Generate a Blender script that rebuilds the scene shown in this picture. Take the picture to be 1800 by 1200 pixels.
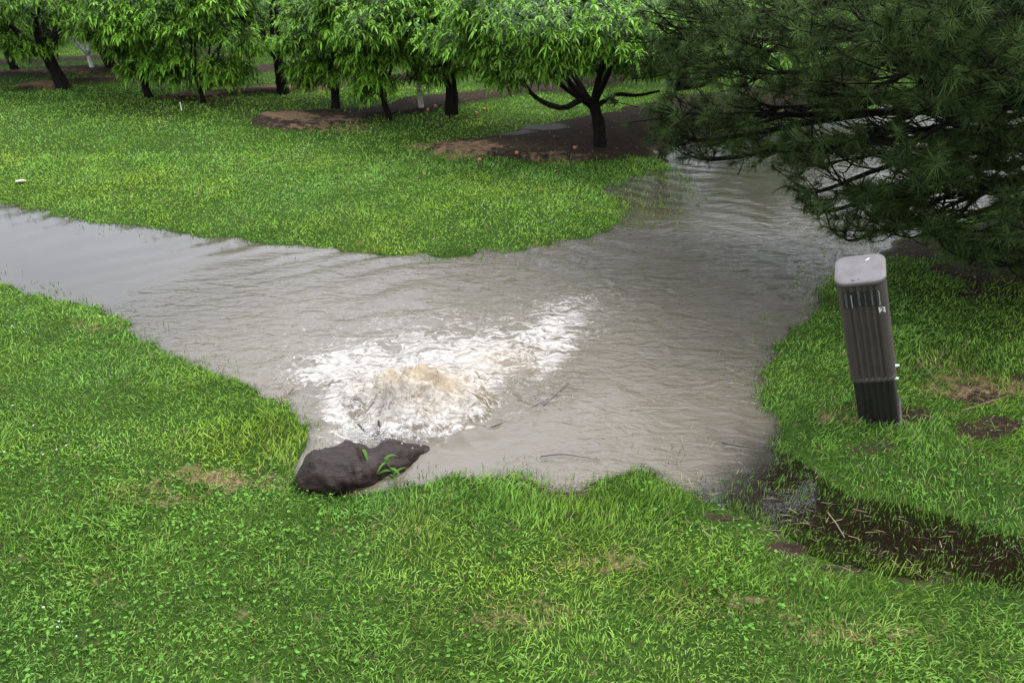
import bpy, math, random
import numpy as np
from mathutils import Vector, Matrix, Quaternion
for o in list(bpy.data.objects): bpy.data.objects.remove(o)
S = bpy.context.scene
COL = S.collection
R = math.radians
# ------------------------------------------------------------------ camera
CAMH, PITCH, F = 2.3, R(27), 1500.0
cd = bpy.data.cameras.new('camera'); cam = bpy.data.objects.new('camera', cd); COL.objects.link(cam)
cam.location = (0, 0, CAMH); cam.rotation_euler = (R(90) - PITCH, 0, 0)
cd.sensor_width = 36; cd.lens = 30; cd.clip_start = .05; cd.clip_end = 1000
cd.dof.use_dof = True; cd.dof.focus_distance = 4.3; cd.dof.aperture_fstop = 6.3
S.camera = cam
# ------------------------------------------------------------------ world / sun (overcast)
SUN_EL, SUN_AZ = R(60), R(75)
w = bpy.data.worlds.new('World'); S.world = w; w.use_nodes = True
nt = w.node_tree; nt.nodes.clear()
N = nt.nodes.new; L = nt.links.new
sky = N('ShaderNodeTexSky'); sky.sky_type = 'NISHITA'; sky.sun_disc = False
sky.sun_elevation = SUN_EL; sky.sun_rotation = SUN_AZ; sky.dust_density = 4; sky.air_density = 1.0
hs = N('ShaderNodeHueSaturation'); hs.inputs['Saturation'].default_value = .22
tc = N('ShaderNodeTexCoord'); mp = N('ShaderNodeMapping'); mp.inputs['Scale'].default_value = (1, 1, 2.2)
nz = N('ShaderNodeTexNoise'); nz.inputs['Scale'].default_value = 2.2; nz.inputs['Detail'].default_value = 6
mr = N('ShaderNodeMapRange'); mr.inputs['From Min'].default_value = .3; mr.inputs['From Max'].default_value = .7
mr.inputs['To Min'].default_value = 4.6; mr.inputs['To Max'].default_value = 7.4
mx = N('ShaderNodeMix'); mx.data_type = 'RGBA'; mx.inputs['Factor'].default_value = .62
cc = N('ShaderNodeVectorMath'); cc.operation = 'SCALE'; cc.inputs[0].default_value = (.915, .965, 1.13)
bg = N('ShaderNodeBackground'); bg.inputs['Strength'].default_value = .12
wo = N('ShaderNodeOutputWorld')
L(sky.outputs[0], hs.inputs['Color']); L(tc.outputs['Generated'], mp.inputs[0]); L(mp.outputs[0], nz.inputs['Vector'])
dt_ = N('ShaderNodeVectorMath'); dt_.operation = 'DOT_PRODUCT'; dt_.inputs[1].default_value = (.03, .50, .866); L(tc.outputs['Generated'], dt_.inputs[0])
m2 = N('ShaderNodeMapRange'); m2.interpolation_type = 'SMOOTHSTEP'; m2.inputs['From Min'].default_value = .62; m2.inputs['From Max'].default_value = .97; m2.inputs['To Min'].default_value = 1.0; m2.inputs['To Max'].default_value = 2.5
L(dt_.outputs['Value'], m2.inputs['Value']); mm = N('ShaderNodeMath'); mm.operation = 'MULTIPLY'; L(mr.outputs[0], mm.inputs[0]); L(m2.outputs[0], mm.inputs[1])
L(nz.outputs[0], mr.inputs['Value']); L(mm.outputs[0], cc.inputs['Scale'])
L(hs.outputs[0], mx.inputs['A']); L(cc.outputs[0], mx.inputs['B']); L(mx.outputs['Result'], bg.inputs[0]); L(bg.outputs[0], wo.inputs[0])
sd_ = bpy.data.lights.new('sun', 'SUN'); sun = bpy.data.objects.new('sun', sd_); COL.objects.link(sun)
sd_.energy = .8; sd_.angle = R(22); sd_.color = (1, .96, .9)
sv = Vector((math.sin(SUN_AZ) * math.cos(SUN_EL), math.cos(SUN_AZ) * math.cos(SUN_EL), math.sin(SUN_EL)))
sun.rotation_euler = sv.to_track_quat('Z', 'Y').to_euler()
vs = S.view_settings; vs.view_transform = 'Standard'; vs.look = 'None'; vs.gamma = 1; vs.use_curve_mapping = False
vs.exposure = 1.9
S.render.resolution_x = 1024; S.render.resolution_y = 682
S.cycles.max_bounces = 8; S.cycles.transparent_max_bounces = 12

# ------------------------------------------------------------------ projection helpers (used to survey the ground)
FW = np.array([0, math.cos(PITCH), -math.sin(PITCH)]); UP = np.array([0, math.sin(PITCH), math.cos(PITCH)])
def U(px, py, h=0.0):
    d = np.array([(px - 900) / F, 0, 0]) + UP * (-(py - 600) / F) + FW
    t = (h - CAMH) / d[2]
    return np.array([d[0] * t, d[1] * t, h])
def UY(px, py, y):
    d = np.array([(px - 900) / F, 0, 0]) + UP * (-(py - 600) / F) + FW
    t = y / d[1]
    return np.array([d[0] * t, y, CAMH + d[2] * t])
def PX(x, y, z=0):
    x = np.asarray(x, float); y = np.asarray(y, float); z = np.asarray(z, float) - CAMH
    dz = y * FW[1] + z * FW[2]; dz = np.where(dz < .05, .05, dz)
    up = y * UP[1] + z * UP[2]
    return 900 + F * x / dz, 600 - F * up / dz
rng = np.random.default_rng(7)
def vnoise(x, y, scale, seed):
    r = np.random.default_rng(seed); T = r.random((64, 64))
    u = np.asarray(x) / scale + 1000.37; v = np.asarray(y) / scale + 1000.71
    i = np.floor(u).astype(int); j = np.floor(v).astype(int); fu = u - i; fv = v - j
    fu = fu * fu * (3 - 2 * fu); fv = fv * fv * (3 - 2 * fv); i &= 63; j &= 63; i2 = (i + 1) & 63; j2 = (j + 1) & 63
    return (T[i, j] * (1 - fu) + T[i2, j] * fu) * (1 - fv) + (T[i, j2] * (1 - fu) + T[i2, j2] * fu) * fv
def fnoise(x, y, scale, seed, oct=3):
    s = 0; a = 1; t = 0
    for k in range(oct):
        s = s + a * (vnoise(x, y, scale / 2 ** k, seed + k) - .5); t += a; a *= .5
    return s / t * 2
def sstep(a, b, x):
    t = np.clip((x - a) / (b - a), 0, 1); return t * t * (3 - 2 * t)

# ------------------------------------------------------------------ shores
far_shore = [(-900, 190), (-500, 270), (-200, 330), (0, 360), (60, 372), (130, 384), (200, 393), (260, 402), (330, 410), (400, 419), (470, 427), (540, 434), (620, 443), (700, 449), (780, 450),
             (860, 446), (930, 440), (1000, 426), (1060, 405), (1095, 385), (1075, 352), (1065, 330), (1110, 309), (1170, 294), (1150, 284), (1145, 272),
             (1165, 258), (1205, 248), (1240, 256), (1290, 256), (1350, 240), (1400, 229), (1480, 206), (1600, 172), (1750, 140), (1900, 110), (2300, 60)]
near_shore = [(2400, 250), (2000, 300), (1850, 330), (1720, 372), (1640, 402), (1560, 432), (1500, 455), (1470, 480), (1425, 515), (1400, 555), (1368, 588), (1335, 620), (1325, 660),
              (1340, 705), (1375, 745), (1400, 790), (1450, 838), (1500, 868), (1560, 884), (1640, 893), (1700, 908), (1800, 935), (1950, 975), (2300, 1060),
              (2300, 1180), (1950, 1092), (1820, 1060), (1700, 1035), (1600, 1012), (1520, 997), (1450, 978), (1400, 955), (1350, 925), (1300, 893), (1250, 862), (1200, 842), (1160, 832),
              (1100, 836), (1050, 842), (1010, 853), (960, 851), (920, 828), (870, 840), (820, 843), (760, 842), (700, 846), (640, 852), (560, 850), (530, 830), (535, 805), (556, 785), (562, 765),
              (552, 742), (520, 718), (480, 692), (440, 672), (400, 656), (345, 636), (300, 612), (260, 587), (200, 555), (130, 531), (60, 513), (0, 500), (-200, 470), (-500, 420), (-900, 350)]
POLY = np.array([U(*p)[:2] for p in far_shore + near_shore])
GX = np.arange(-14, 18, .05); GY = np.arange(1.0, 24, .05)
gx, gy = np.meshgrid(GX, GY, indexing='ij')
def poly_sd(poly, x, y):
    n = len(poly); d2 = np.full(x.shape, 1e9); ins = np.zeros(x.shape, bool)
    for i in range(n):
        ax, ay = poly[i]; bx, by = poly[(i + 1) % n]
        ex, ey = bx - ax, by - ay; wx, wy = x - ax, y - ay
        t = np.clip((wx * ex + wy * ey) / (ex * ex + ey * ey + 1e-12), 0, 1)
        d2 = np.minimum(d2, (wx - t * ex) ** 2 + (wy - t * ey) ** 2)
        if abs(ey) > 1e-12:
            c = ((ay <= y) & (by > y)) | ((by <= y) & (ay > y))
            ins ^= c & (x < ax + (y - ay) / ey * ex)
    d = np.sqrt(d2); return np.where(ins, -d, d)
SD = poly_sd(POLY, gx, gy)
def lerp_grid(G, x, y):
    u = np.clip((np.asarray(x) - GX[0]) / .05, 0, len(GX) - 1.001); v = np.clip((np.asarray(y) - GY[0]) / .05, 0, len(GY) - 1.001)
    i = u.astype(int); j = v.astype(int); a = u - i; b = v - j
    return (G[i, j] * (1 - a) + G[i + 1, j] * a) * (1 - b) + (G[i, j + 1] * (1 - a) + G[i + 1, j + 1] * a) * b
SD = SD + .09 * fnoise(gx, gy, .42, 11) + .075 * fnoise(gx, gy, .17, 21, 2)
# dirt strips and patches surveyed from the photograph (pixel polygons -> ground)
dirt_polys = [  # (points, dirt, straw)
    [(735, 280), (760, 268), (830, 256), (900, 249), (980, 233), (1060, 215), (1160, 192), (1260, 172), (1420, 150), (1500, 140), (1500, 165), (1400, 205), (1310, 238), (1230, 262), (1170, 275), (1120, 284), (1010, 296), (870, 301), (800, 290)],
    [(430, 234), (450, 214), (540, 209), (620, 202), (720, 190), (800, 178), (860, 172), (1000, 158), (1100, 146), (1120, 152), (1000, 172), (870, 190), (760, 208), (640, 222), (560, 238), (500, 243)],
    [(270, 188), (330, 178), (430, 172), (500, 162), (600, 153), (700, 143), (860, 130), (860, 138), (720, 156), (600, 166), (500, 175), (420, 184), (340, 193)],
    [(30, 172), (70, 160), (150, 152), (260, 143), (400, 132), (600, 118), (600, 126), (400, 144), (250, 156), (150, 165), (60, 176)],
    [(-100, 152), (0, 143), (120, 134), (220, 128), (300, 120), (450, 108), (450, 113), (300, 128), (200, 139), (90, 146), (-100, 158)],
    [(-200, 128), (0, 119), (200, 111), (400, 99), (400, 103), (200, 117), (0, 127), (-200, 134)],
    [(400, 88), (560, 130), (620, 138), (700, 138), (520, 140), (430, 142), (420, 138)]]
DIRT = np.zeros_like(SD)
for pl in dirt_polys[:6]:
    d = poly_sd(np.array([U(*p)[:2] for p in pl]), gx, gy) + .22 * fnoise(gx, gy, .5, 31)
    DIRT = np.maximum(DIRT, sstep(.08, -.1, d))
gpx, gpy = PX(gx, gy)
def blob(cx, cy, rx, ry, n=.35, seed=5, px=None, py=None):
    x = gpx if px is None else px; y = gpy if py is None else py
    return np.sqrt(((x - cx) / rx) ** 2 + ((y - cy) / ry) ** 2) + n * fnoise(gx if px is None else px * .01, gy if py is None else py * .01, .25, seed)
for (cx, cy, rx, ry, st) in [(1765, 770, 75, 28, .95), (1700, 715, 60, 22, .7), (1640, 660, 55, 22, .45), (1790, 690, 40, 20, .6), (1560, 745, 70, 18, .7), (1480, 735, 60, 25, .3), (1530, 800, 60, 16, .5), (1620, 850, 50, 14, .4),
                             (985, 862, 62, 14, .9), (880, 845, 55, 10, .6), (1200, 858, 50, 18, .55), (1280, 915, 60, 12, .8), (1380, 965, 60, 12, .8), (1490, 1000, 80, 10, .7), (1620, 1020, 90, 10, .6), (500, 690, 45, 25, .8), (540, 720, 25, 25, .6),
                             (470, 840, 40, 10, .5), (1000, 922, 22, 12, .7), (200, 905, 45, 12, .3), (0, 995, 20, 14, .8), (1750, 500, 120, 40, .75), (1650, 440, 120, 30, .8), (1800, 430, 150, 60, .95), (1720, 870, 60, 16, .3)]:
    DIRT = np.maximum(DIRT, st * sstep(1.15, .4, blob(cx, cy, rx, ry, .6, 41) + .5 * fnoise(gx, gy, .1, 43, 2)))
# straw-coloured dead grass ends of the strips
STRAW = np.zeros_like(SD)
for (cx, cy, rx, ry, st) in [(500, 222, 75, 12, 1), (600, 230, 70, 12, .55), (560, 240, 110, 6, .5), (820, 280, 90, 14, .8), (760, 270, 50, 10, .7), (980, 293, 80, 8, .5), (340, 185, 80, 8, .7), (480, 170, 110, 6, .9), (80, 166, 60, 8, .9), (190, 154, 70, 5, .5),
                             (100, 142, 150, 5, .7), (230, 128, 60, 6, .8), (1700, 700, 110, 30, .6), (1640, 655, 60, 20, .4), (1480, 740, 60, 20, .5), (400, 855, 130, 26, .6), (1040, 1010, 130, 34, .45), (900, 1110, 160, 40, .4), (1500, 1130, 160, 40, .4), (280, 890, 110, 20, .5), (1250, 1080, 120, 30, .35), (650, 950, 120, 26, .3), (180, 1040, 60, 20, .3), (150, 580, 60, 14, .3), (1300, 560, 0.1, .1, 0)]:
    STRAW = np.maximum(STRAW, st * sstep(1.2, .4, blob(cx, cy, rx, ry, .5, 51)))
# shallow flooded zones / clear water
SHAL = np.maximum(sstep(1.1, .4, blob(1395, 790, 90, 50, .3, 63)) * .8, sstep(1.1, .4, blob(1350, 690, 50, 70, .3, 64)) * .8)
SHAL = np.maximum(SHAL, sstep(1.1, .4, blob(1430, 500, 60, 60, .3, 65)) * .6)
SHAL = np.maximum(SHAL, sstep(1.1, .6, blob(1150, 350, 110, 75, .2, 61)))
SHAL = np.maximum(SHAL, sstep(1.1, .6, blob(1150, 262, 90, 30, .1, 62)))
if 0: SHAL = np.maximum(sstep(1.1, .6, blob(1150, 350, 110, 75, .2, 61)), sstep(1.1, .6, blob(1150, 262, 90, 30, .1, 62)))
DITCH = sstep(-40, 60, (gpx - 1330) * .5 + (gpy - 800) * .8) * (gpy > 740)
DITCH = np.maximum(DITCH, 0)
LAND = .075 * (1 - np.exp(-np.maximum(SD, 0) / .45)) + .012 * np.maximum(SD, 0) * np.exp(-np.maximum(SD, 0) / 4)
DEEP = -.34 * (1 - np.exp(np.minimum(SD, 0) / .55))
DEEP = DEEP * (1 - .86 * SHAL) * (1 - .8 * DITCH)
HG = LAND + DEEP + .012 * fnoise(gx, gy, .5, 71, 3) * sstep(-.3, .5, SD) + .03 * fnoise(gx, gy, 3, 75, 2) * sstep(.3, 2, SD)
HG = HG + .02 * DITCH * fnoise(gx, gy, .2, 77) * (SD < 0)
HG = HG + .05 * sstep(.1, .9, lerp_grid(DIRT, gx, gy)) * sstep(7, 8.5, gy) * sstep(0.05, .4, SD)
BANK = lambda x, y: lerp_grid(HG, x, y)

# ------------------------------------------------------------------ mesh helpers
class MB:
    def __init__(s): s.v = []; s.q = []; s.t = []; s.c = []; s.n = 0; s.mq = []; s.mt = []
    def add(s, v, q=None, t=None, c=None, m=0):
        v = np.asarray(v, float).reshape(-1, 3)
        if q is not None and len(q): q = np.asarray(q).reshape(-1, 4) + s.n; s.q.append(q); s.mq.append(np.full(len(q), m))
        if t is not None and len(t): t = np.asarray(t).reshape(-1, 3) + s.n; s.t.append(t); s.mt.append(np.full(len(t), m))
        if c is None: c = np.ones((len(v), 3))
        c = np.asarray(c, float); c = np.broadcast_to(c, (len(v), 3)) if c.ndim == 1 else c
        s.v.append(v); s.c.append(c); s.n += len(v)
    def build(s, name, mats, parent=None, smooth=True, attrs=None, col=True):
        me = bpy.data.meshes.new(name)
        v = np.concatenate(s.v); q = np.concatenate(s.q) if s.q else np.zeros((0, 4), int); t = np.concatenate(s.t) if s.t else np.zeros((0, 3), int)
        me.vertices.add(len(v)); me.vertices.foreach_set('co', v.astype(np.float32).ravel())
        li = np.concatenate([q.ravel(), t.ravel()]).astype(np.int32)
        me.loops.add(len(li)); me.loops.foreach_set('vertex_index', li)
        nq, n3 = len(q), len(t); me.polygons.add(nq + n3)
        ls = np.concatenate([np.arange(nq) * 4, nq * 4 + np.arange(n3) * 3]).astype(np.int32)
        me.polygons.foreach_set('loop_start', ls)
        me.polygons.foreach_set('use_smooth', np.full(nq + n3, smooth))
        if not isinstance(mats, (list, tuple)): mats = [mats]
        for m in mats: me.materials.append(m)
        if len(mats) > 1: me.polygons.foreach_set('material_index', np.concatenate(s.mq + s.mt).astype(np.int32))
        if col:
            a = me.color_attributes.new('col', 'FLOAT_COLOR', 'POINT')
            c = np.concatenate(s.c); a.data.foreach_set('color', np.hstack([c, np.ones((len(c), 1))]).astype(np.float32).ravel())
        for k, val in (attrs or {}).items():
            a = me.attributes.new(k, 'FLOAT', 'POINT'); a.data.foreach_set('value', np.asarray(val, np.float32).ravel())
        me.update(calc_edges=True); me.validate()
        o = bpy.data.objects.new(name, me); COL.objects.link(o)
        if parent is not None: o.parent = parent
        return o
def tag(o, label=None, cat=None, group=None, kind=None):
    if label: o['label'] = label
    if cat: o['category'] = cat
    if group: o['group'] = group
    if kind: o['kind'] = kind
    return o
def empty(name, loc, label, cat, group=None):
    o = bpy.data.objects.new(name, None); COL.objects.link(o); o.location = loc; o.empty_display_size = .2
    return tag(o, label, cat, group)
def nrm(a): return a / np.maximum(np.linalg.norm(a, axis=-1, keepdims=True), 1e-9)
def ribbons(mb, P, D, Ln, W, droop, side=None, prof=(.35, 1, .8), col=None, m=0, tipcol=None, fold=0):
    """n blades: centre line P + L(D t - droop z t^2), width profile prof then a pointed tip"""
    n = len(P); k = len(prof); D = nrm(D)
    if side is None:
        side = np.cross(D, np.array([0, 0, 1.])) + 1e-4; side = nrm(side)
    ts = np.arange(k + 1) / k
    z = np.array([0, 0, -1.])
    V = np.zeros((n, 2 * k + 1, 3)); C = np.zeros((n, 2 * k + 1, 3))
    for i in range(k):
        t = ts[i]; c = P + Ln[:, None] * (D * t + z * (droop * t * t)[:, None])
        hw = side * (W * prof[i] * .5)[:, None]
        V[:, 2 * i] = c - hw; V[:, 2 * i + 1] = c + hw
    V[:, 2 * k] = P + Ln[:, None] * (D + z * droop[:, None])
    b = np.arange(n)[:, None] * (2 * k + 1)
    q = np.concatenate([b + np.array([2 * i, 2 * i + 1, 2 * i + 3, 2 * i + 2]) for i in range(k - 1)]) if k > 1 else None
    t3 = b + np.array([2 * k - 2, 2 * k - 1, 2 * k])
    if col is not None:
        C[:] = col[:, None, :]
        if tipcol is not None:
            for i in range(k): C[:, 2 * i:2 * i + 2] = (col * (1 - ts[i]) + tipcol * ts[i])[:, None, :]
            C[:, 2 * k] = tipcol
    mb.add(V.reshape(-1, 3), q, t3, C.reshape(-1, 3) if col is not None else None, m)
def spline(pts, n):
    pts = np.asarray(pts, float); m = len(pts)
    if m == 2: t = np.linspace(0, 1, n)[:, None]; return pts[0] * (1 - t) + pts[1] * t
    P = np.vstack([2 * pts[0] - pts[1], pts, 2 * pts[-1] - pts[-2]])
    out = []
    for u in np.linspace(0, m - 1 - 1e-6, n):
        i = int(u); t = u - i; a, b, c, d = P[i:i + 4]
        out.append(.5 * ((2 * b) + (-a + c) * t + (2 * a - 5 * b + 4 * c - d) * t * t + (-a + 3 * b - 3 * c + d) * t ** 3))
    return np.array(out)
def tube(mb, pts, r0, r1=None, seg=8, n=None, rough=0, col=None, cap=True, m=0, sd=0):
    pts = np.asarray(pts, float)
    if n: pts = spline(pts, n)
    k = len(pts)
    if np.ndim(r0) == 0: rad = np.linspace(r0, r0 if r1 is None else r1, k)
    else: rad = np.interp(np.linspace(0, 1, k), np.linspace(0, 1, len(r0)), r0)
    T = nrm(np.gradient(pts, axis=0)); ref = np.array([0, 0, 1.]) if abs(T[0][2]) < .8 else np.array([1., 0, 0])
    A = nrm(np.cross(T, ref)); B = np.cross(T, A)
    th = np.arange(seg) / seg * 2 * np.pi
    rr = rad[:, None] * (1 + (np.random.default_rng(sd + k).random((k, seg)) - .5) * rough if rough else 1)
    V = pts[:, None] + rr[..., None] * (np.cos(th)[None, :, None] * A[:, None] + np.sin(th)[None, :, None] * B[:, None])
    i = np.arange(k - 1)[:, None] * seg; j = np.arange(seg)[None]; j2 = (j + 1) % seg
    q = np.stack([i + j, i + j2, i + seg + j2, i + seg + j], -1).reshape(-1, 4)
    V = V.reshape(-1, 3); t = None
    if cap:
        V = np.vstack([V, pts[0], pts[-1]]); a = k * seg; l = (k - 1) * seg
        t = [(a, (x + 1) % seg, x) for x in range(seg)] + [(a + 1, l + x, l + (x + 1) % seg) for x in range(seg)]
    mb.add(V, q, t, col, m)

# ------------------------------------------------------------------ material helpers
def mat(name):
    m = bpy.data.materials.new(name); m.use_nodes = True; nt = m.node_tree; nt.nodes.clear()
    return m, nt, (lambda t, **k: _node(nt, t, k)), nt.links.new
def _node(nt, t, k):
    n = nt.nodes.new(t)
    for a, b in k.items(): setattr(n, a, b)
    return n
def noise(N, L, vec, scale, detail=4, rough=.55, dist=0):
    n = N('ShaderNodeTexNoise'); n.inputs['Scale'].default_value = scale; n.inputs['Detail'].default_value = detail
    n.inputs['Roughness'].default_value = rough; n.inputs['Distortion'].default_value = dist
    if vec is not None: L(vec, n.inputs['Vector'])
    return n.outputs[0]
def rng_(N, L, v, a, b, c=0, d=1, smooth=False):
    n = N('ShaderNodeMapRange'); n.interpolation_type = 'SMOOTHSTEP' if smooth else 'LINEAR'
    for s, x in zip(('From Min', 'From Max', 'To Min', 'To Max'), (a, b, c, d)):
        if hasattr(x, 'links'): L(x, n.inputs[s])
        else: n.inputs[s].default_value = x
    L(v, n.inputs['Value']); return n.outputs[0]
def mixc(N, L, f, a, b, mode='MIX'):
    n = N('ShaderNodeMix', data_type='RGBA', blend_type=mode)
    for s, x in (('Factor', f), ('A', a), ('B', b)):
        if hasattr(x, 'links'): L(x, n.inputs[s])
        elif s == 'Factor': n.inputs[s].default_value = x
        else: n.inputs[s].default_value = (*x, 1)
    return n.outputs['Result']
def math_(N, L, op, a, b=0):
    n = N('ShaderNodeMath', operation=op)
    for i, x in enumerate((a, b)):
        if hasattr(x, 'links'): L(x, n.inputs[i])
        else: n.inputs[i].default_value = x
    return n.outputs[0]
def attr(N, name, out='Fac'):
    n = N('ShaderNodeAttribute'); n.attribute_name = name; return n.outputs[out]
def bump(N, L, h, strength, dist):
    n = N('ShaderNodeBump'); L(h, n.inputs['Height'])
    n.inputs['Distance'].default_value = dist
    if hasattr(strength, 'links'): L(strength, n.inputs['Strength'])
    else: n.inputs['Strength'].default_value = strength
    return n.outputs[0]
def pbsdf(N, L, base, rough, nor=None, ior=None, spec=None):
    p = N('ShaderNodeBsdfPrincipled')
    for s, x in (('Base Color', base), ('Roughness', rough), ('IOR', ior), ('Specular IOR Level', spec)):
        if x is None: continue
        if hasattr(x, 'links'): L(x, p.inputs[s])
        elif s == 'Base Color': p.inputs[s].default_value = (*x, 1)
        else: p.inputs[s].default_value = x
    if nor is not None: L(nor, p.inputs['Normal'])
    return p.outputs[0]
def leafmat(name, trans=.35, rough=.45, spec=.4, mul=1.0, vein=0):
    m, nt, N, L = mat(name)
    c = attr(N, 'col', 'Color')
    geo = N('ShaderNodeNewGeometry')
    c2 = mixc(N, L, geo.outputs['Backfacing'], c, mixc(N, L, .2, c, (.10, .17, .05)))
    p = pbsdf(N, L, c2, rough, spec=spec)
    t = N('ShaderNodeBsdfTranslucent'); L(mixc(N, L, 1, c, (1.25, 1.35, .5), 'MULTIPLY'), t.inputs['Color'])
    mxs = N('ShaderNodeMixShader'); mxs.inputs[0].default_value = trans; L(p, mxs.inputs[1]); L(t.outputs[0], mxs.inputs[2])
    o = N('ShaderNodeOutputMaterial'); L(mxs.outputs[0], o.inputs[0]); return m
M_grass = leafmat('grass_blades', .35, .6, .04)
M_leaf = leafmat('peach_leaves', .32, .45, .13)
M_needle = leafmat('pine_needles', .1, .6, .04)
def simple(name, base, rough, var=.3, scale=20, bmp=.3, bd=.01, spec=.5, stretch=(1, 1, 1), dark=None, metallic=0):
    m, nt, N, L = mat(name)
    tcn = N('ShaderNodeTexCoord'); mpn = N('ShaderNodeMapping'); mpn.inputs['Scale'].default_value = stretch; L(tcn.outputs['Object'], mpn.inputs[0])
    n1 = noise(N, L, mpn.outputs[0], scale, 6, .6)
    c = mixc(N, L, rng_(N, L, n1, .3, .7), tuple(x * (1 - var) for x in base) if dark is None else dark, tuple(x * (1 + var) for x in base))
    r = rng_(N, L, n1, .3, .7, rough * .8, min(1, rough * 1.25))
    p = pbsdf(N, L, c, r, bump(N, L, n1, bmp, bd), spec=spec)
    o = N('ShaderNodeOutputMaterial'); L(p, o.inputs[0]); return m
M_bark = simple('wet_bark', (.010, .008, .007), .85, .6, 30, .8, .02, stretch=(1, 1, .3), spec=.05)
M_pale = simple('pale_bark', (.32, .30, .26), .7, .4, 30, .5, .01)
M_white = simple('white_trunk_paint', (.75, .75, .72), .6, .1, 30, .2, .004)
M_pinebark = simple('pine_bark', (.010, .008, .007), .9, .6, 25, .9, .02, spec=.04)
M_stalk = simple('dry_stalk', (.13, .10, .06), .7, .4, 60, .3, .003)
M_twig = simple('wet_twig', (.035, .026, .02), .5, .5, 60, .4, .003)

# ------------------------------------------------------------------ ground
def axis(segs):
    out = [segs[0][0]]
    for a, b, s in segs:
        n = max(1, int(round((b - a) / s))); out += list(a + (b - a) * np.arange(1, n + 1) / n)
    return np.array(out)
def grid_mesh(xs, ys, zf):
    X, Y = np.meshgrid(xs, ys, indexing='ij'); Z = zf(X, Y)
    nx, ny = len(xs), len(ys)
    i = np.arange(nx - 1)[:, None] * ny; j = np.arange(ny - 1)[None]
    q = np.stack([i + j, i + ny + j, i + ny + j + 1, i + j + 1], -1).reshape(-1, 4)
    return X, Y, Z, q
xs = axis([(-300, -60, 20), (-60, -14, 2), (-14, -6, .25), (-6, 7, .05), (7, 18, .25), (18, 60, 2), (60, 300, 20)])
ys = axis([(-120, -10, 10), (-10, 1, 1), (1, 12, .05), (12, 24, .15), (24, 60, 2), (60, 400, 20)])
X, Y, Z, q = grid_mesh(xs, ys, BANK)
inside = ((X > -13.9) & (X < 17.9) & (Y > 1) & (Y < 23.9))
wd = np.where(inside, 1, 0)
mb = MB(); mb.add(np.stack([X, Y, Z], -1), q)
M_ground, nt, N, L = mat('lawn_soil')
geo = N('ShaderNodeNewGeometry'); P_ = geo.outputs['Position']
n1 = noise(N, L, P_, 1.3, 5); n2 = noise(N, L, P_, 14, 6, .7); n3 = noise(N, L, P_, 70, 5, .7)
gcol = mixc(N, L, rng_(N, L, n1, .35, .65), (.030, .075, .007), (.048, .105, .010))
gcol = mixc(N, L, rng_(N, L, n3, .35, .7), (.012, .022, .006), gcol)
gcol = mixc(N, L, math_(N, L, 'MULTIPLY', rng_(N, L, n2, .55, .75), .5), gcol, (.11, .095, .05))
dcol = mixc(N, L, rng_(N, L, n2, .3, .7), (.014, .010, .008), (.046, .031, .021))
dcol = mixc(N, L, rng_(N, L, n3, .62, .8), dcol, (.09, .07, .05))
scol = mixc(N, L, rng_(N, L, n3, .3, .7), (.06, .04, .02), (.30, .20, .115))
dm = rng_(N, L, math_(N, L, 'ADD', attr(N, 'dirt'), math_(N, L, 'MULTIPLY', math_(N, L, 'SUBTRACT', n2, .5), .5)), .35, .6)
sm = rng_(N, L, math_(N, L, 'ADD', attr(N, 'straw'), math_(N, L, 'MULTIPLY', math_(N, L, 'SUBTRACT', n2, .5), 2.6)), .35, .9)
c = mixc(N, L, dm, gcol, dcol); c = mixc(N, L, sm, c, scol); c = mixc(N, L, attr(N, 'sunk'), c, (.020, .015, .009))
wet = attr(N, 'wet')
rgh = rng_(N, L, math_(N, L, 'ADD', wet, math_(N, L, 'MULTIPLY', math_(N, L, 'SUBTRACT', n1, .5), 1.0)), .3, .8, .85, .32)
hb = math_(N, L, 'ADD', n2, math_(N, L, 'MULTIPLY', n3, .5))
o = N('ShaderNodeOutputMaterial'); L(pbsdf(N, L, c, rgh, bump(N, L, hb, .9, .035), spec=.035), o.inputs[0])
WET = np.maximum(sstep(1.2, .5, blob(960, 243, 50, 8, .3, 81)), sstep(1.2, .5, blob(1120, 215, 140, 22, .3, 82)) * .3)
WET = np.maximum(WET, sstep(1.2, .5, blob(900, 255, 50, 6, .3, 83))); WET = np.maximum(WET, sstep(.12, -.02, SD))

DIRTg = np.maximum(DIRT, sstep(-.05, -.25, SD) * (1 - .9 * SHAL))
gd = lambda G: lerp_grid(G, X, Y) * wd
ground = mb.build('ground', M_ground, attrs={'dirt': gd(DIRTg), 'straw': gd(STRAW), 'wet': gd(WET), 'sunk': gd(sstep(.0, -.14, SD) * .85)}, col=False)
tag(ground, kind='structure')

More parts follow.
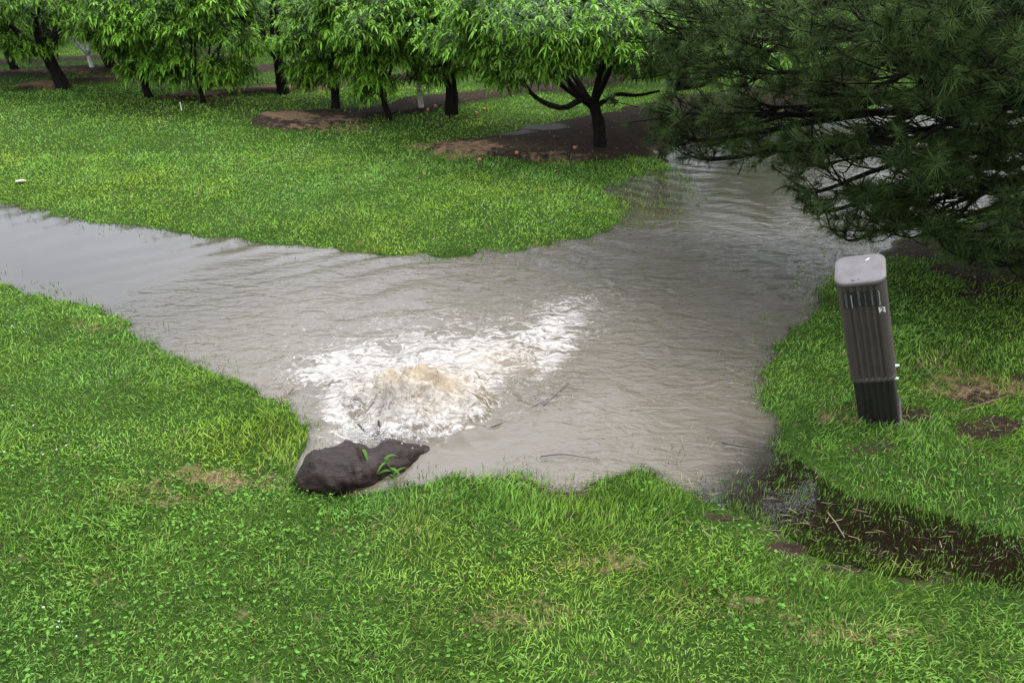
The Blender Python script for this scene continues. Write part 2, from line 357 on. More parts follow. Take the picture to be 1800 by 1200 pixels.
# ------------------------------------------------------------------ flood water
BO = U(712, 742)[:2]                                            # outflow boil
wx = axis([(-14, -5, .15), (-5, -1.9, .035), (-1.9, .9, .0125), (.9, 5, .035), (5, 18, .2)])
wy = axis([(1.2, 3.0, .05), (3.0, 5.3, .0125), (5.3, 9.5, .035), (9.5, 23.5, .2)])
WXg, WYg = np.meshgrid(wx, wy, indexing='ij')
ppx, ppy = PX(WXg, WYg)
def g(cx, cy, rx, ry, rot=0):
    dx, dy = ppx - cx, ppy - cy; c_, s_ = math.cos(rot), math.sin(rot)
    return np.exp(-(((dx * c_ + dy * s_) / rx) ** 2 + ((-dx * s_ + dy * c_) / ry) ** 2))
foam = .5 * g(680, 762, 90, 16) + 1.0 * g(725, 715, 130, 62) + .5 * g(600, 670, 75, 30) + .66 * g(820, 655, 100, 50, -.2) + .42 * g(700, 635, 190, 45, -.15) + .32 * g(930, 595, 80, 32, -.35) + .26 * g(985, 560, 60, 40) + .26 * g(990, 615, 30, 50) + .30 * g(690, 570, 260, 60) + .2 * g(1050, 520, 170, 45) + .15 * g(1060, 590, 90, 60) \
    + .6 * g(600, 750, 38, 38) + .45 * g(810, 740, 50, 30, -.5) + .4 * g(960, 640, 30, 60, .4) + .22 * g(560, 640, 110, 35)
edge = sstep(-25, 35, 30 * fnoise(WXg, WYg, .3, 333) + (ppy - 785) * .85 + (ppx - 775) * .53)       # calm pool right of the boil
foam = foam * (1 - edge * .93)
foam = foam + .35 * np.exp(-((ppx - 960 + (ppy - 700) * 1.4) / 28) ** 2 - ((ppy - 712) / 45) ** 2)
tan = .9 * g(718, 712, 70, 36) + .5 * g(800, 700, 60, 30) + .35 * g(880, 640, 60, 25)
dB = np.hypot(WXg - BO[0], (WYg - BO[1]))
fm = np.clip(foam, 0, 1)
n_a = fnoise(WXg, WYg, .22, 101, 4); n_b = fnoise(WXg, WYg, .07, 111, 3)
turbm = fm * .5 + .7 * g(740, 715, 150, 60)
lump = .15 * g(712, 722, 80, 38) + .055 * g(760, 700, 140, 60) + .035 * g(900, 625, 70, 22, -.2) + .03 * g(600, 675, 60, 15)
rid = 1 - np.abs(n_a); Zw = lump + turbm * (.050 * rid - .03) + turbm * .022 * n_b + lump * .45 * n_b
# concentric swell running out from the boil
wamp = sstep(.5, 1.6, dB) * np.exp(-np.maximum(dB - 2.2, 0) / 3.5)
ang = np.arctan2(WYg - BO[1], WXg - BO[0])
left_ = sstep(-.5, -1.8, WXg); dd = dB + .35 * fnoise(WXg, WYg, 1.1, 121, 2) + .07 * fnoise(WXg, WYg, .35, 131, 2) * (1 - left_)
left = sstep(.2, -1.2, WXg - BO[0]); mid = np.exp(-((ang - 1.45) / .5) ** 2)
wl = 2 * np.pi / .27
Zw = Zw + wamp * (.00045 * left + .0075 * mid + .0018 * (1 - left)) * np.sin(dd * wl) * (.6 + .8 * vnoise(WXg, WYg, .6, 141))
Zw = Zw + wamp * .0022 * mid * np.sin(dd * wl * 1.9 + 2 * fnoise(WXg, WYg, .5, 151))
chop = sstep(-.3, 1.0, WXg - BO[0] + .2 * (WYg - BO[1])) * sstep(0, .6, WYg - 3.3 - .15 * WXg) * (1 - .85 * sstep(1370, 1500, ppx) * sstep(700, 780, ppy))
calm = sstep(0, 50, (ppy - 740) * .6 + (ppx - 880) * .35) * sstep(1200, 1000, ppx)
chop = chop * (1 - .9 * calm)
chop = np.maximum(chop, .35 * sstep(1.5, .5, np.abs(dB - 1.5)))
chop = chop * (1 - .95 * lerp_grid(DITCH, WXg, WYg)) * (1 - .85 * sstep(430, 370, ppy + (1200 - ppx) * .1) * sstep(1420, 1330, ppx))
Zw = Zw + chop * .0032 * fnoise(WXg * 1.0, WYg * 1.7, .20, 161, 3)
hgr = BANK(WXg, WYg); depth = np.maximum(-hgr, 0)
opac = sstep(-.02, .022, depth)
ditchw = lerp_grid(DITCH, WXg, WYg); shalw = lerp_grid(SHAL, WXg, WYg)
opac = np.clip(opac * (1 - .80 * ditchw) * 1.0 + .0, 0, 1); opac = np.maximum(opac, .2 * (depth > 0)) * (1 - .55 * ditchw)
opac = np.maximum(opac, .5 * shalw * sstep(0, .02, depth)); opac = np.maximum(opac, fm)
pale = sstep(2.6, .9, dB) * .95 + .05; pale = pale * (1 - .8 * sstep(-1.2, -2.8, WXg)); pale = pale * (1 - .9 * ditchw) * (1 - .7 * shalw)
pale = np.maximum(pale, .9 * calm * (1 - ditchw)); pale = (pale * .45 + .42 * (1 - .93 * sstep(-1.5, -3.5, WXg))) * (1 - .85 * ditchw); pale = pale * (1 - .9 * sstep(440, 340, ppy) * sstep(900, 1100, ppx))  # far right mud darkened to paint in the dark tree reflections
nx, ny = len(wx), len(wy)
i = np.arange(nx - 1)[:, None] * ny; j = np.arange(ny - 1)[None]
q = np.stack([i + j, i + ny + j, i + ny + j + 1, i + j + 1], -1).reshape(-1, 4)
keep = (lerp_grid(SD, WXg, WYg) < .35).ravel()
q = q[keep[q].any(1)]
used = np.zeros(nx * ny, bool); used[q.ravel()] = True; remap = np.cumsum(used) - 1
mb = MB(); mb.add(np.stack([WXg, WYg, Zw], -1).reshape(-1, 3)[used], remap[q])
f_ = lambda a: a.ravel()[used]
M_water, nt, N, L = mat('muddy_flood_water')
geo = N('ShaderNodeNewGeometry'); P_ = geo.outputs['Position']
mpn = N('ShaderNodeMapping'); mpn.inputs['Rotation'].default_value = (0, 0, R(20)); mpn.inputs['Scale'].default_value = (1, 2.2, 1); L(P_, mpn.inputs[0])
wv = noise(N, L, mpn.outputs[0], 5.2, 2, .5, 1.0); wv2 = noise(N, L, mpn.outputs[0], 22, 3, .6, .6)
wh = math_(N, L, 'ADD', math_(N, L, 'MULTIPLY', wv, 1.0), math_(N, L, 'MULTIPLY', wv2, .30))
ch = attr(N, 'chop')
bw = bump(N, L, wh, rng_(N, L, ch, 0, 1, .01, 1), .045)
# warped foam lace
wn = N('ShaderNodeTexNoise'); wn.inputs['Scale'].default_value = 3.2; wn.inputs['Detail'].default_value = 4; L(P_, wn.inputs['Vector'])
va = N('ShaderNodeVectorMath', operation='MULTIPLY_ADD'); L(wn.outputs['Color'], va.inputs[0]); va.inputs[1].default_value = (.45, .35, .1); L(P_, va.inputs[2])
st = N('ShaderNodeMapping'); st.inputs['Rotation'].default_value = (0, 0, R(-12)); st.inputs['Scale'].default_value = (.75, 1.5, 1); L(va.outputs[0], st.inputs[0])
fa = noise(N, L, st.outputs[0], 8.5, 7, .62, .8)
rid1 = math_(N, L, 'SUBTRACT', 1, math_(N, L, 'MULTIPLY', math_(N, L, 'ABSOLUTE', math_(N, L, 'SUBTRACT', fa, .5)), 7))
fb = noise(N, L, st.outputs[0], 34, 5, .75); fc = noise(N, L, P_, 90, 3, .6)
fsum = math_(N, L, 'ADD', math_(N, L, 'ADD', math_(N, L, 'MULTIPLY', rid1, .16), math_(N, L, 'MULTIPLY', fa, .9)), math_(N, L, 'MULTIPLY', fb, .5))
fsum = math_(N, L, 'ADD', fsum, math_(N, L, 'MULTIPLY', fc, .15))
fat = attr(N, 'foam')
thr = rng_(N, L, fat, 0, 1.0, 1.06, .66)
ff = rng_(N, L, math_(N, L, 'SUBTRACT', fsum, thr), -.02, .16, 0, 1, True)
ff = math_(N, L, 'MULTIPLY', ff, rng_(N, L, fat, .03, .12))
mudn = noise(N, L, va.outputs[0], 2.0, 4)
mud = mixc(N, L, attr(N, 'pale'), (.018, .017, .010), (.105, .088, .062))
mud = mixc(N, L, rng_(N, L, mudn, .3, .7, 0, .3), mud, (.055, .048, .034))
tn = attr(N, 'tan')
mud = mixc(N, L, math_(N, L, 'MULTIPLY', tn, .75), mud, (.20, .145, .08))
wsh = pbsdf(N, L, mud, .06, bw, ior=1.33, spec=.5)
fr = N('ShaderNodeFresnel'); fr.inputs[0].default_value = 1.33; L(bw, fr.inputs['Normal'])
tr = N('ShaderNodeBsdfTransparent'); tr.inputs[0].default_value = (.66, .62, .5, 1)
gl = N('ShaderNodeBsdfGlossy'); gl.inputs['Roughness'].default_value = .05; L(bw, gl.inputs['Normal'])
clr = N('ShaderNodeMixShader'); L(fr.outputs[0], clr.inputs[0]); L(tr.outputs[0], clr.inputs[1]); L(gl.outputs[0], clr.inputs[2])
w1 = N('ShaderNodeMixShader'); L(attr(N, 'opac'), w1.inputs[0]); L(clr.outputs[0], w1.inputs[1]); L(wsh, w1.inputs[2])
fcol = mixc(N, L, rng_(N, L, fb, .35, .62), (.17, .145, .11), (.50, .48, .445))
fcol = mixc(N, L, math_(N, L, 'MULTIPLY', tn, .72), fcol, (.36, .27, .15))
fsh = pbsdf(N, L, fcol, .35, bump(N, L, math_(N, L, 'ADD', fb, fsum), .9, .02), ior=1.33)
w2 = N('ShaderNodeMixShader'); L(ff, w2.inputs[0]); L(w1.outputs[0], w2.inputs[1]); L(fsh, w2.inputs[2])
o = N('ShaderNodeOutputMaterial'); L(w2.outputs[0], o.inputs[0])
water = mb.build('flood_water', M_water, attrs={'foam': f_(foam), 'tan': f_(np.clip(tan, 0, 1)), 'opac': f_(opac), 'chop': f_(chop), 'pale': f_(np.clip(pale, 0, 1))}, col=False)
tag(water, kind='structure')

# ------------------------------------------------------------------ grass
def gsample(n, x0, x1, y0, y1): return rng.uniform(x0, x1, n), rng.uniform(y0, y1, n)
def in_view(x, y, margin=60):
    px, py = PX(x, y); return (px > -margin - 40) & (px < 1800 + margin + 40) & (py < 1290) & (py > -40)
NEWY = [(1.7, 3.0, 10500), (3.0, 4.3, 9000), (4.3, 6, 6600), (6, 8.5, 4200), (8.5, 12, 1600), (12, 18, 520), (18, 30, 130)]
mb = MB()
for (y0, y1, dens) in NEWY:
    hwid = (1.04 + .89 * y1) * .6 + .5
    n = int(2 * hwid * (y1 - y0) * dens)
    x, y = gsample(n, -hwid, hwid, y0, y1); k = in_view(x, y); x, y = x[k], y[k]
    sd = lerp_grid(SD, x, y); di = lerp_grid(DIRT, x, y); stw = lerp_grid(STRAW, x, y); h = BANK(x, y); sh = lerp_grid(SHAL, x, y); dt = lerp_grid(DITCH, x, y)
    px, py = PX(x, y)
    p = np.ones(len(x)) * sstep(-.05, .005, h)
    p = np.where(h < 0, np.maximum(p * .6, .32 * sstep(-.16, -.02, h) * sstep(.3, .7, vnoise(x, y, .16, 207))) * (.6 + .6 * sh + .5 * dt), p) ; p = np.where((h < 0) & (sd < -.3) & (sh < .3) & (dt < .3), 0, p)
    p *= 1 - np.where(y < 7.2, .86, .97) * sstep(.15, .8, di); p = np.where(h < -.14, 0, p)
    p *= 1 - .45 * sstep(.3, .9, stw)
    p *= .55 + .75 * vnoise(x, y, .09, 201); p *= np.where((dt > .2) & (sd > 0), .3 + .7 * sstep(.0, .4, sd + .25 * fnoise(x, y, .2, 209)), 1)
    pin = sstep(1.1, .5, np.hypot((px - 1760) / 260, (py - 430) / 90)); p *= 1 - .6 * pin
    k = rng.random(len(x)) < p; x, y, sd, di, stw, h, px, py, sh, dt = [a[k] for a in (x, y, sd, di, stw, h, px, py, sh, dt)]
    n = len(x)
    # height field: tall upright bank grass, matted lawn elsewhere
    tall = np.exp(-((px - 1050) / 330) ** 2 - ((py - 895) / 60) ** 2) + .8 * np.exp(-((px - 1420) / 240) ** 2 - ((py - 1040) / 60) ** 2) + .5 * np.exp(-((px - 1600) / 250) ** 2 - ((py - 790) / 120) ** 2) + .55 * np.exp(-((px - 480) / 120) ** 2 - ((py - 760) / 70) ** 2) + .35 * np.exp(-((px - 120) / 200) ** 2 - ((py - 960) / 60) ** 2)
    hn = vnoise(x, y, .22, 211); cl = fnoise(x, y, .9, 221)
    Lh = (.028 + .030 * hn + .032 * tall) * rng.uniform(.35, 1.0, n) ** .8 * np.where(rng.random(n) < .1, 1.7, 1.1)
    farf = np.clip(y / 6, 1, 3.2); Lh *= np.where(y > 6, .95 + .05 * farf, 1)
    lean = rng.uniform(.25, 1.25, n) * (1 - .62 * np.clip(tall, 0, 1)); az = rng.uniform(0, 6.283, n)
    az = np.where(rng.random(n) < .5, fnoise(x, y, .3, 231) * 4 + rng.normal(0, .5, n), az)
    D = np.stack([np.cos(az) * lean, np.sin(az) * lean, np.ones(n)], -1)
    W = rng.uniform(.0024, .0052, n) * np.clip(y / 3.6, 1, 5) ** .9
    # colours: bright lawn green, blue-green clover-rich patches, yellow and dead blades
    t = rng.random(n)[:, None]; c1 = np.array([.150, .262, .040]); c2 = np.array([.215, .372, .066]); c3 = np.array([.062, .128, .020])
    c = c1 * (1 - t) + c2 * t; dk = (rng.random(n) < .28)[:, None]; c = np.where(dk, c3, c) * (1 + (.5 if y0 < 6 else .25) * fnoise(x, y, .14, 235, 2))[:, None]
    blu = (sstep(-.2, .4, fnoise(x, y, 1.3, 241)) * .8 + .35 * (px < 700) * (py > 850))[:, None]; c = c * (1 - blu) + c * np.array([.80, .90, 1.15]) * blu
    yel = (sstep(.0, .6, fnoise(x, y, .8, 251)) * .8 + stw * .6)[:, None]; c = c * (1 - yel) + c * np.array([1.45, 1.12, .95]) * yel
    c = c * np.where(y > 6, 1.12, 1)[:, None]
    dead = (rng.random(n) < .045 + .5 * stw + .15 * di)[:, None]; c = np.where(dead, np.array([.24, .18, .085]) * rng.uniform(.5, 1.2, (n, 1)), c)
    wetd = (sstep(.02, -.03, h) * .5)[:, None]; c = c * (1 - wetd) + c * np.array([.45, .5, .6]) * wetd
    pinc = sstep(1.2, .4, np.hypot((px - 1760) / 240, (py - 430) / 80))[:, None]; c = c * (1 - .35 * pinc)  # shade under the pine painted into the blade colour
    dr = rng.uniform(.1, .75, n) * (1 - .4 * np.clip(tall, 0, 1)); zz = np.where(h < 0, np.maximum(h, -.012), h)
    Pp = np.stack([x, y, zz - .002], -1)
    sidea = rng.uniform(0, 6.283, n); side = nrm(np.stack([np.cos(sidea), np.sin(sidea), 0 * sidea], -1) + np.cross(nrm(D), [0, 0, 1.]) * 1.2)
    inw = h < .004; Lh = np.where(inw, Lh * 1.0 + .008, Lh); D[:, :2] *= np.where(inw, .45, 1)[:, None]
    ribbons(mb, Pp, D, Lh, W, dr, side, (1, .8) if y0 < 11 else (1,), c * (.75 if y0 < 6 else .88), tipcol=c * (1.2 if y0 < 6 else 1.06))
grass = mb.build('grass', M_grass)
tag(grass, kind='stuff', cat='grass', label='mown green lawn grass covering both banks of the flood water')
# broad clover leaves low in the sward
mb = MB(); n = 20000
x, y = gsample(n, -4.6, 5, 1.7, 6.5); px, py = PX(x, y)
m = fnoise(x, y, .55, 261) + .55 * (px < 650) * (py > 820) + .15
k = in_view(x, y) & (m > .45 - .25 * rng.random(len(x))) & (lerp_grid(SD, x, y) > .03) & (lerp_grid(DIRT, x, y) < .3); x, y, px = x[k], y[k], px[k]; n = len(x)
hh = BANK(x, y) + rng.uniform(.012, .034, n); a0 = rng.uniform(0, 6.283, n); sz = rng.uniform(.0028, .0058, n)
cc_ = np.array([.085, .19, .03]) * rng.uniform(.7, 1.5, (n, 1)) * np.array([1, 1, 1])
for kf in range(3):
    a = a0 + kf * 2.094; D = np.stack([np.cos(a), np.sin(a), rng.uniform(.0, .5, n)], -1)
    ribbons(mb, np.stack([x, y, hh], -1), D, sz * 1.7, sz * 1.9, rng.uniform(0, .4, n), None, (.2, 1, .8), cc_)
clover = mb.build('clover_leaves', M_grass); tag(clover, kind='stuff', cat='clover', label='low round clover leaves mixed in the near lawn')
# white clover blooms
M_bloom = simple('clover_bloom', (.34, .34, .30), .7, .15, 300, .1, .001)
mb = MB(); pts = []
def scatter_px(n, cx, cy, rx, ry):
    for _ in range(n):
        a, b = rng.normal(0, .5, 2); pts.append((cx + a * rx, cy + b * ry))
for a in [(110, 260, 220, 130, 30), (90, 620, 200, 260, 40), (70, 40, 232, 60, 30), (30, 530, 293, 60, 16), (120, 860, 330, 240, 90), (90, 900, 390, 200, 60), (130, 500, 330, 500, 90), (12, 20, 610, 40, 60), (14, 60, 800, 80, 60), (45, 720, 215, 130, 20), (40, 300, 350, 280, 60), (8, 130, 1130, 100, 50)]:
    scatter_px(*a)
for (a, b) in pts[::2]:
    w_ = U(a, b); s = lerp_grid(SD, w_[0], w_[1])
    if s < .08 or lerp_grid(DIRT, w_[0], w_[1]) > .4: continue
    r = rng.uniform(.0035, .006); z = BANK(w_[0], w_[1]) + rng.uniform(.02, .045)
    c = np.array([w_[0], w_[1], z]); ring = [(math.cos(t) * r, math.sin(t) * r) for t in np.arange(6) * 1.047]
    V = [c + [0, 0, -r * .8]] + [c + [p[0] * .8, p[1] * .8, -r * .35] for p in ring] + [c + [p[0], p[1], r * .25] for p in ring] + [c + [0, 0, r * .95]]
    t = [(0, 1 + (i + 1) % 6, 1 + i) for i in range(6)] + [(13, 7 + i, 7 + (i + 1) % 6) for i in range(6)]; qd = [(1 + i, 1 + (i + 1) % 6, 7 + (i + 1) % 6, 7 + i) for i in range(6)]
    mb.add(V, qd, t)
bloom = mb.build('clover_blooms', M_bloom); tag(bloom, kind='stuff', cat='flowers', label='tiny white clover blooms dotted over the lawn')
# straw and flood litter
M_straw = leafmat('straw_litter', .15, .6, .3)
mb = MB(); pts = []
for a in [(240, 1650, 950, 260, 60), (170, 1450, 850, 150, 70), (220, 1690, 720, 170, 80), (110, 1540, 790, 120, 60), (200, 1330, 930, 160, 40), (330, 985, 860, 75, 18), (200, 880, 843, 70, 12), (200, 500, 700, 40, 30), (140, 1200, 850, 110, 30), (100, 1520, 1000, 200, 24), (70, 510, 700, 50, 40), (60, 1580, 680, 200, 90),
          (70, 940, 715, 90, 40), (90, 460, 850, 90, 20), (160, 830, 275, 120, 20), (60, 1250, 780, 120, 30), (30, 1050, 740, 200, 60), (220, 1750, 470, 120, 40), (80, 1450, 740, 120, 40)]:
    scatter_px(*a)
A = np.array([U(*p)[:2] for p in pts]); n = len(A); hz = np.maximum(BANK(A[:, 0], A[:, 1]), .002) + .006
az = rng.uniform(0, 6.283, n); az = np.where(rng.random(n) < .4, rng.normal(-.5, .5, n), az)
cl = np.array([.20, .155, .085]) * rng.uniform(.35, 1.3, (n, 1)); bk = rng.random(n) < .4; cl[bk] = np.array([.035, .025, .016]) * rng.uniform(.5, 1.5, (bk.sum(), 1))
kk = rng.random(n) < .45; A, hz, az, cl = A[kk], hz[kk], az[kk], cl[kk]; n = len(A)
ribbons(mb, np.column_stack([A, hz]), np.stack([np.cos(az), np.sin(az), rng.uniform(-.05, .25, n)], -1), rng.uniform(.012, .07, n) * np.clip(A[:, 1] / 5, 1, 2), rng.uniform(.0012, .003, n), rng.uniform(0, .2, n), None, (1, 1, .8), cl)
tag(mb.build('straw_litter', M_straw), kind='stuff', cat='flood litter', label='pale straw and dark stalks washed onto the ditch banks')

# ------------------------------------------------------------------ peach trees
def shoots(mb, base, out, n_seed, leafL=.080, nleaf=17, bright=1.0, big=1.0, blm=1.0):
    r = np.random.default_rng(n_seed); n = len(base); Ls = r.uniform(.14, .28, n) * big
    A = nrm(out); up = np.array([0, 0, 1.])
    ref = nrm(np.cross(A, up) + 1e-3); ref2 = np.cross(A, ref)
    light = r.uniform(.65, 1.25, n) * blm
    for k in range(nleaf):
        term = k >= nleaf - 8
        s = np.full(n, .97) if term else np.full(n, .15 + .75 * k / (nleaf - 8))
        s = s + r.normal(0, .03, n)
        P = base + A * (Ls * s)[:, None] + np.array([0, 0, -1.]) * (Ls * .08 * s * s)[:, None]
        th = k * 2.4 + r.uniform(0, 1, n)
        rad = ref * np.cos(th)[:, None] + ref2 * np.sin(th)[:, None]
        D = nrm(A * (.6 if term else .3) + rad * .95 + up * (.6 if term else .25))
        Ln = leafL * r.uniform(.75, 1.2, n) * big; W = Ln * r.uniform(.19, .25, n)
        dr = r.uniform(.35, .85, n) if term else r.uniform(.2, .6, n)
        c = np.array([.048, .112, .015]) * light[:, None] * (1 if term else .75) * r.uniform(.75, 1.25, (n, 1))  # inner leaves coloured darker to put shade inside the crown
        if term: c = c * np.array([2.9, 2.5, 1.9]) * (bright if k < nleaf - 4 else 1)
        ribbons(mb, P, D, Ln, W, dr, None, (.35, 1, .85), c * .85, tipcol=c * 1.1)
def tree(name, loc, label, trunk, crown, seed, nsh=900, bark=None, boughs=26, leafL=.080, big=1.0, group=None, stub=None, nleaf=17, skirt=None, r0=.06, bright=1.1, zmin=.5, ylim=None, zmax=1.42):
    """trunk: list of local points up to the fork; crown: (cx, cy, cz, rx, ry, rz)"""
    r = np.random.default_rng(seed); root = empty(name, loc, label, 'peach tree', group)
    cx, cy, cz, rx, ry, rz = crown
    B = []
    while len(B) < boughs:
        v = r.normal(0, 1, 3); v /= np.linalg.norm(v); rr = r.uniform(.35, .88) ** .6
        p = np.array([cx + v[0] * rx * rr, cy + v[1] * ry * rr, max(cz + v[2] * rz * rr, zmin + .2 + .1 * r.random())])
        if all(np.linalg.norm((p - b) / [rx, ry, rz]) > .22 for b in B) or r.random() < .1: B.append(p)
    nB0 = len(B)
    if skirt:
        for s_ in skirt: B.append(np.array(s_, float) + [0, 0, .2])
    B = np.array(B); bc = np.array([cx, cy, cz])
    tb = MB(); tp = np.array(trunk, float); fork = tp[-1]
    tube(tb, np.vstack([tp[0] - [0, 0, .12], tp]), [r0 * 1.5, r0 * 1.15, r0 * .95, r0 * .85], seg=12, n=14, rough=.22, sd=seed)
    nl = 6; mains = []
    for k in range(nl):
        a = k / nl * 6.283 + r.uniform(-.3, .3)
        e = np.array([cx + math.cos(a) * rx * .5, cy + math.sin(a) * ry * .5, max(fork[2] + .15, cz + r.uniform(-.5, .4) * rz)])
        mpt = fork * .5 + e * .5 + [r.normal(0, .05), r.normal(0, .05), -.06]
        sp = spline([fork - [0, 0, .03], mpt, e], 8); tube(tb, sp, r0 * .6, r0 * .24, 7, rough=.2, sd=seed + k); mains.append(sp)
    Mp = np.concatenate(mains)
    for b in B:
        j = np.argmin(np.linalg.norm(Mp - b, axis=1)); s = Mp[j]
        b = b * [1, 1, 1] if b[2] < zmax - .1 else np.array([b[0], b[1], zmax - .1])
        tube(tb, spline([s, (s + b) / 2 + r.normal(0, .04, 3) + [0, 0, .04], b], 6), r0 * .22, .006, 5, rough=.1)
    if stub is not None: tube(tb, stub, r0 * .75, r0 * .5, 8, n=7, rough=.25)
    tb.build('trunk', bark or M_bark, root, col=False)
    per = nsh // len(B); mbc = MB()
    v = nrm(r.normal(0, 1, (len(B), per, 3))); rad = (r.uniform(.10, .30, (len(B), per, 1)) * r.uniform(.7, 1.3, (len(B), 1, 1))) * big; rad[nB0:] *= .5
    sc = np.array([1, 1, .75]) * min(rx, 1.3) / 1.1
    base = B[:, None] + v * rad * sc; out = v * .8 + nrm(B - bc)[:, None] * .8 + np.array([0, 0, .25]) + r.normal(0, .25, v.shape); out[..., 2] = np.maximum(out[..., 2], r.uniform(-.15, .25, out.shape[:2]))
    lo = np.minimum(B[:, 2] - .08, zmin)[:, None, None]; base[..., 2:] = np.where(base[..., 2:] < lo, 2 * lo - base[..., 2:], base[..., 2:])
    if ylim:
        ylim = ylim - 28
        _, by = PX(base[..., 0] + loc[0], base[..., 1] + loc[1], base[..., 2] + loc[2]); lim_ = ylim + 18 * fnoise(base[..., 0] * 3, base[..., 1] * 3, .8, seed, 2); lim_[nB0:] = 1e9
        okm = (by < lim_) & (base[..., 2] < zmax - .1 * r.random(by.shape)); base = base[okm]; out = out[okm]
    if not ylim:
        okm = base[..., 2] < zmax; base = base[okm]; out = out[okm]
    base = base.reshape(-1, 3); out = out.reshape(-1, 3)
    bl = np.random.default_rng(seed + 9).uniform(.7, 1.35, len(B))[:, None] * np.ones((1, per)); bl = bl[okm] if (ylim or okm is not None) else bl
    shoots(mbc, base, out, seed + 5, leafL, nleaf, bright, big, bl.ravel())
    mbc.build('crown', M_leaf, root)
    return root
def gnd(px, py):
    p = U(px, py); z = float(BANK(p[0], p[1])); q_ = U(px, py, z); return (q_[0], q_[1], z - .01)
def lt(loc, px, py, dy=0):           # local point seen at px,py, at the tree's distance + dy
    p = UY(px, py, loc[1] + dy); return (p[0] - loc[0], dy, p[2] - loc[2])
l = gnd(1055, 254)
a1 = tree('peach_tree', l, 'largest front peach tree with dark forked trunk standing in bare wet soil', [(0, 0, 0), lt(l, 1052, 215), lt(l, 1042, 182)], (lt(l, 1010, 0)[0], .25, 1.2, 1.3, 1.05, .7), 11, 4200, boughs=50, ylim=118, zmax=1.4, r0=.062,
          skirt=[lt(l, 870, 110), lt(l, 850, 60), lt(l, 905, 165, -.2), lt(l, 960, 140, -.4), lt(l, 1000, 120, -.5), lt(l, 1075, 95, -.5), lt(l, 1140, 110, -.3), lt(l, 1120, 150, .2), lt(l, 1190, 120), lt(l, 1170, 70, -.4), lt(l, 1230, 60, 0), lt(l, 880, 30, -.3), lt(l, 1010, 145, .5), lt(l, 1100, 140, .6)])
def limb(root, paths, bark=None):
    for pts_, ra, rb in paths:
        mbx = MB(); tube(mbx, pts_, ra, rb, 8, n=12, rough=.15)
        mbx.build('limb', bark or M_bark, root, col=False)
limb(a1, [([lt(l, 1040, 178), lt(l, 1020, 176, -.1), lt(l, 992, 190, -.2), lt(l, 960, 182, -.2), lt(l, 935, 165, -.15), lt(l, 918, 140, -.1)], .036, .018),
          ([lt(l, 1045, 190), lt(l, 1062, 178), lt(l, 1085, 166, .1), lt(l, 1120, 168, .2), lt(l, 1160, 160, .2)], .03, .012)])
l = gnd(1168, 232)
tree('peach_tree', l, 'peach tree half hidden by the pine tips beside flooded soil', [(0, 0, 0), (0, 0, .3), (.05, 0, .5)], (.55, .2, 1.0, 1.45, 1.0, .65), 12, 2200, boughs=34, ylim=150, zmax=1.2)
l = gnd(1432, 178)
tree('peach_tree', l, 'peach tree whose dark trunk shows through the pine boughs', [(0, 0, 0), (-.1, 0, .4), (.0, 0, .7)], (-.3, .3, 1.1, 1.6, 1.0, .6), 13, 1800, boughs=30, ylim=110, zmax=1.05)
l = gnd(794, 192)
tree('peach_tree', l, 'dark trunked peach tree left behind the largest front tree', [(0, 0, 0), (0, 0, .3), (-.05, 0, .5)], (-.05, .2, 1.15, .62, .8, .6), 14, 1200, ylim=125, boughs=24, r0=.07,
     skirt=[lt(l, 770, 150), lt(l, 750, 165), lt(l, 830, 150)])
l = gnd(740, 187)
tree('peach_tree', l, 'small peach tree with pale grey trunk and bare white side twig', [(0, 0, 0), lt(l, 737, 160), lt(l, 736, 130)], (-.05, .1, 1.1, .55, .6, .6), 15, 700, ylim=110, bark=M_pale, boughs=14, r0=.03)
l = gnd(683, 202)
b1 = tree('peach_tree', l, 'slim leaning peach tree with droopy low branch near the pale trunk', [(0, 0, 0), lt(l, 675, 180), lt(l, 670, 150)], (lt(l, 650, 0)[0], .1, 1.15, .62, .7, .65), 16, 1300, ylim=105, boughs=22, r0=.035,
          skirt=[lt(l, 660, 170), lt(l, 655, 150), lt(l, 700, 130), lt(l, 640, 130), lt(l, 657, 190)])
l = gnd(590, 192)
tree('peach_tree', l, 'peach tree whose foliage sweeps to the grass left of the slim tree', [(0, 0, 0), (0, .1, .3), (0, .1, .5)], (lt(l, 590, 0)[0], .1, 1.1, .62, .7, .7), 17, 1900, ylim=108, boughs=26, r0=.05,
     skirt=[lt(l, 545, 150), lt(l, 555, 168), lt(l, 575, 140), lt(l, 620, 140), lt(l, 600, 155), lt(l, 530, 110), lt(l, 640, 120), lt(l, 545, 90)])
l = gnd(497, 162)
c3t = tree('peach_tree', l, 'peach tree with straight dark trunk and sawn bare stub above', [(0, 0, 0), lt(l, 493, 130), lt(l, 488, 98)], (-.3, .35, 1.2, .8, .7, .5), 18, 800, ylim=85, boughs=18, r0=.075,
     stub=[lt(l, 488, 98), lt(l, 497, 65), lt(l, 492, 35), lt(l, 485, 12)])
l = gnd(357, 176)
tree('peach_tree', l, 'thin stemmed peach tree leaning left under a broad leafy crown', [(0, 0, 0), lt(l, 352, 160), lt(l, 345, 140)], (lt(l, 370, 0)[0], .1, 1.05, .62, .7, .7), 19, 1700, ylim=98, boughs=26, r0=.03,
     skirt=[lt(l, 400, 140), lt(l, 415, 155), lt(l, 385, 150), lt(l, 440, 110), lt(l, 340, 130), lt(l, 300, 140), lt(l, 320, 160), lt(l, 398, 165)])
l = gnd(262, 172)
